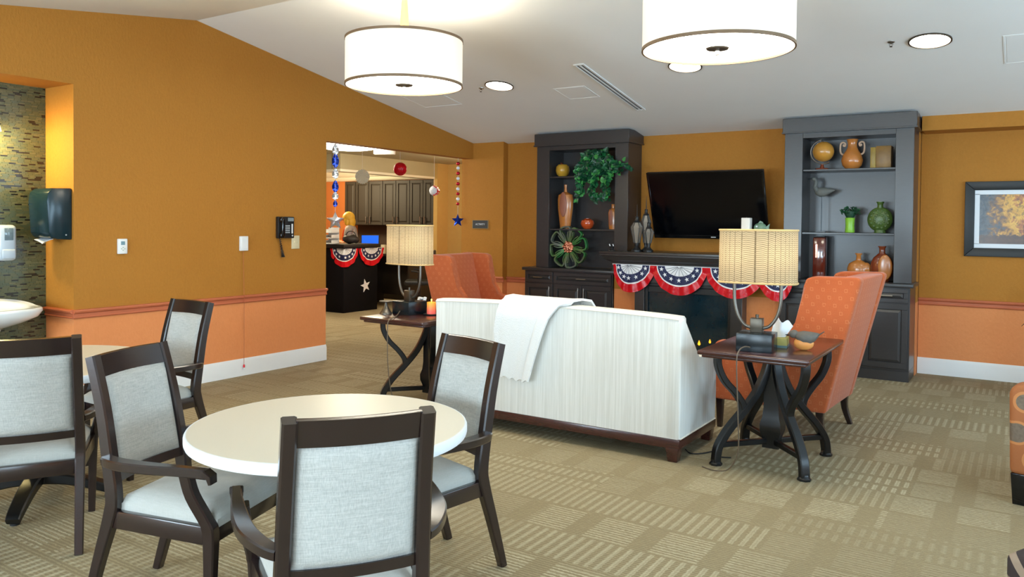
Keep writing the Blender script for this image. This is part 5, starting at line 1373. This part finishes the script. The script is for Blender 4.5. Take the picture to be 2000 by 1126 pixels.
# framed picture on the right
t = thing('framed_picture', 'autumn landscape in a wide black frame on the right wall', 'picture', (.02, YR, 1.578))
W, H = .52, .368
fm2 = mat('black green picture frame', (10, 16, 18), .45, var=.15)
for sx in (-1, 1):
    b = B(); b.prism([(sx*W, -H), (sx*W, H), (sx*(W-.085), H-.085), (sx*(W-.085), -H+.085)], 'y', -.035, 0, .006, 2); obj('frame_rail', b, fm2, t)
for sz in (-1, 1):
    b = B(); b.prism([(-W, sz*H), (W, sz*H), (W-.085, sz*(H-.085)), (-W+.085, sz*(H-.085))], 'y', -.035, 0, .006, 2); obj('frame_rail', b, fm2, t)
b = B()
i, j = .085, .125
for a, c, d, e in ((-W+i, W-i, H-j, H-i), (-W+i, W-i, -H+i, -H+j), (-W+i, -W+j, -H+j, H-j), (W-j, W-i, -H+j, H-j)): b.box(a-.002, c+.002, -.018, -.006, d-.002, e+.002)
o = obj('mount_board', b, mat('white mount board', (226, 230, 234), .6, var=.02), t); o['kind'] = 'stuff'
b = B(); b.box(-W+j-.005, W-j+.005, -.010, -.004, -H+j-.005, H-j+.005); obj('print', b, painting_mat(), t)

# armchair and ottoman cut by the right edge
cm_ = circles_mat()
t = thing('club_chair', 'brown club chair with big grey discs cut by the right edge', 'armchair', (.398, 5.36, 0), -.16)
b = B(); b.box(-.37, .40, -.36, .36, .15, .42, .03, 3); obj('seat_base', b, cm_, t)
b = B(); b.box(-.36, .22, -.26, .26, .40, .52, .05, 3); obj('seat_cushion', b, cm_, t)
for s in (-1, 1):
    b = B(); b.prism([(-.385, .17), (.41, .15), (.41, .66), (-.36, .655), (-.395, .62)], 'y', s*.32-.075, s*.32+.075, .03, 3); obj('armrest', b, cm_, t)
b = B(); b.hexa([(.20, -.36, .15), (.42, -.36, .15), (.42, .36, .15), (.20, .36, .15)], [(.30, -.35, .86), (.46, -.35, .86), (.46, .35, .86), (.30, .35, .86)], .04, 3); obj('backrest', b, cm_, t)
for sx in (-1, 1):
    for sy in (-1, 1):
        b = B(); b.hexa([(sx*.335-.035, sy*.34-.035, 0), (sx*.335+.035, sy*.34-.035, 0), (sx*.335+.035, sy*.34+.035, 0), (sx*.335-.035, sy*.34+.035, 0)], [(sx*.335-.045, sy*.34-.045, .17), (sx*.335+.045, sy*.34-.045, .17), (sx*.335+.045, sy*.34+.045, .17), (sx*.335-.045, sy*.34+.045, .17)], .003); obj('leg', b, M_black, t)
t = thing('ottoman', 'brown ottoman with fine concentric rings in bottom right corner', 'ottoman', (.36, 3.214, 0), math.radians(-26))
om = rings_mat('brown concentric ring fabric', (52, 40, 38), (150, 128, 108), 3.2)
b = B(); b.box(-.29, .29, -.29, .29, .08, .33, .02, 3); obj('body', b, om, t)
b = B(); b.box(-.295, .295, -.295, .295, .325, .42, .022, 3); obj('cushion', b, om, t)
for sx in (-1, 1):
    for sy in (-1, 1):
        b = B(); b.lathe([(.001, 0), (.02, 0), (.028, .085), (.001, .085)], 12, (sx*.24, sy*.24, 0)); obj('leg', b, M_black, t)
t = thing('floor_plant', 'dark leafed floor plant showing one leaf tip by the right edge', 'plant', (.34, 8.42, 0))
b = B(); b.lathe([(.001, 0), (.11, 0), (.15, .30), (.155, .31), (.135, .31), (.13, .27), (.001, .27)], 24); obj('pot', b, M_brownc, t)
lm = mat('dark floor plant leaf', (24, 36, 28), .4, var=.3)
for k in range(12):
    a = 2*PI*k/12+.1; c, s = math.cos(a), math.sin(a); rr_ = .26+.06*(k % 3); zz_ = .25+.14*(k % 4)
    b = B(); b.sheet(lambda u, v: (c*rr_*v-s*(u-.5)*.09*math.sin(PI*(.06+.92*v)), s*rr_*v+c*(u-.5)*.09*math.sin(PI*(.06+.92*v)), .28+zz_*math.sin(v*2.2)*1.0), 3, 10, .0015); obj('leaf', b, lm, t)

# ------------------------------------------------------------------ the person behind the far desk
def person():
    t = thing('person', 'blonde person in grey and orange top working behind the far desk', 'person', (-10.30, 10.50, 0), math.atan2(-.545, -.838)-PI/2)
    V = [(0, 0, .93), (0, .0, 1.08), (0, .035, 1.25), (0, .05, 1.36), (0, .075, 1.44), (0, .105, 1.53),     # 0-5 pelvis .. head
         (-.17, .04, 1.345), (-.21, .09, 1.09), (-.16, .30, 1.12), (-.145, .36, 1.125),                       # 6-9 arm
         (.17, .04, 1.345), (.22, .08, 1.09), (.16, .30, 1.12), (.145, .36, 1.125),                           # 10-13
         (-.09, .0, .88), (-.10, .02, .48), (-.10, -.02, .08), (-.10, .11, .04),                              # 14-17 leg
         (.09, .0, .88), (.10, .02, .48), (.10, -.02, .08), (.10, .11, .04), (0, .12, 1.58)]                  # 18-21, 22 crown
    Rr = [.14, .125, .135, .09, .052, .082, .062, .042, .032, .03, .062, .042, .032, .03, .095, .062, .042, .036, .095, .062, .042, .036, .07]
    E_ = [(0,1),(1,2),(2,3),(3,4),(4,5),(3,6),(6,7),(7,8),(8,9),(3,10),(10,11),(11,12),(12,13),(0,14),(14,15),(15,16),(16,17),(0,18),(18,19),(19,20),(20,21),(5,22)]
    def skin(name, V, E_, Rr, m, parent, lv=2):
        me = bpy.data.meshes.new(name); me.from_pydata(V, E_, []); o = bpy.data.objects.new(name, me); C.objects.link(o); o.parent = parent
        md = o.modifiers.new('skin', 'SKIN'); md.use_smooth_shade = True
        if not me.skin_vertices: 
            pass
        for i, r in enumerate(Rr): me.skin_vertices[0].data[i].radius = (r, r*.86 if i < 4 else r)
        me.skin_vertices[0].data[0].use_root = True
        s = o.modifiers.new('sub', 'SUBSURF'); s.levels = lv; s.render_levels = lv
        me.materials.append(m); return o
    body = skin('body', V, E_, Rr, mat('skin', (226, 160, 112), .5, var=.05), t)
    # five fingers on each hand, resting on the papers
    for s in (-1, 1):
        for f in range(5):
            bx = s*(.145+(.022 if f == 0 else -.020+.013*(f-1)) * (-1 if f == 0 else 1)); L = (.045, .066, .074, .070, .056)[f]
            b = B(); y0 = .365 if f else .345
            b.tube([(bx, y0, 1.128), (bx+(s*-.018 if f == 0 else 0), y0+L*.6, 1.134), (bx+(s*-.022 if f == 0 else 0), y0+L, 1.125)], [.009, .008, .006], 6); obj('finger', b, bpy.data.materials['skin'], body)
    # face
    b = B(); b.ball((0, .19, 1.525), .016, (.75, 1.1, 1), 10); b.ball((-.028, .178, 1.548), .009, (1.2, .6, .8), 8); b.ball((.028, .178, 1.548), .009, (1.2, .6, .8), 8); b.ball((0, .172, 1.485), .014, (1.4, .6, .45), 8)
    obj('face_features', b, mat('face tone', (196, 116, 88), .5), body)
    gt = mat('grey knit top', (168, 160, 158), .8, var=.1, nscale=20)
    top = skin('shirt', [(0, 0, .98), (0, .0, 1.10), (0, .033, 1.25), (0, .047, 1.37), (-.165, .04, 1.35), (-.20, .075, 1.19), (.165, .04, 1.35), (.21, .07, 1.19)], [(0,1),(1,2),(2,3),(3,4),(4,5),(3,6),(6,7)], [.152, .14, .15, .092, .075, .062, .075, .062], gt, t)
    og = mat('orange trim', (232, 92, 34), .6)
    for x in (-.085, .085):
        b = B(); b.tube(smoothpath([(x, .155, 1.05), (x, .165, 1.2), (x*.9, .145, 1.33), (x*.8, .08, 1.42)], 4), .016, 8); obj('strap', b, og, top)
    b = B(); b.tube(smoothpath([(.205, .0, 1.0), (.155, .05, 1.15), (.15, .09, 1.28)], 4), .018, 8); b.bm.free()
    skin('trousers', [(0, 0, .95), (-.09, .0, .88), (-.10, .02, .48), (-.10, -.02, .10), (.09, .0, .88), (.10, .02, .48), (.10, -.02, .10)], [(0,1),(1,2),(2,3),(0,4),(4,5),(5,6)], [.15, .105, .075, .06, .105, .075, .06], mat('dark trousers', (34, 34, 40), .8), t)
    # chin-length blonde hair
    b = B(); b.ball((0, .075, 1.565), .112, (.95, 1.0, .98), 24); b.ball((0, .030, 1.485), .10, (.98, .80, 1.15), 20)
    for sx in (-1, 1): b.ball((sx*.078, .095, 1.50), .045, (.55, 1, 1.9), 14)
    obj('hair', b, mat('blonde hair', (232, 184, 62), .5, var=.2, nscale=30, stretch=(1, 1, .2)), t)
person()
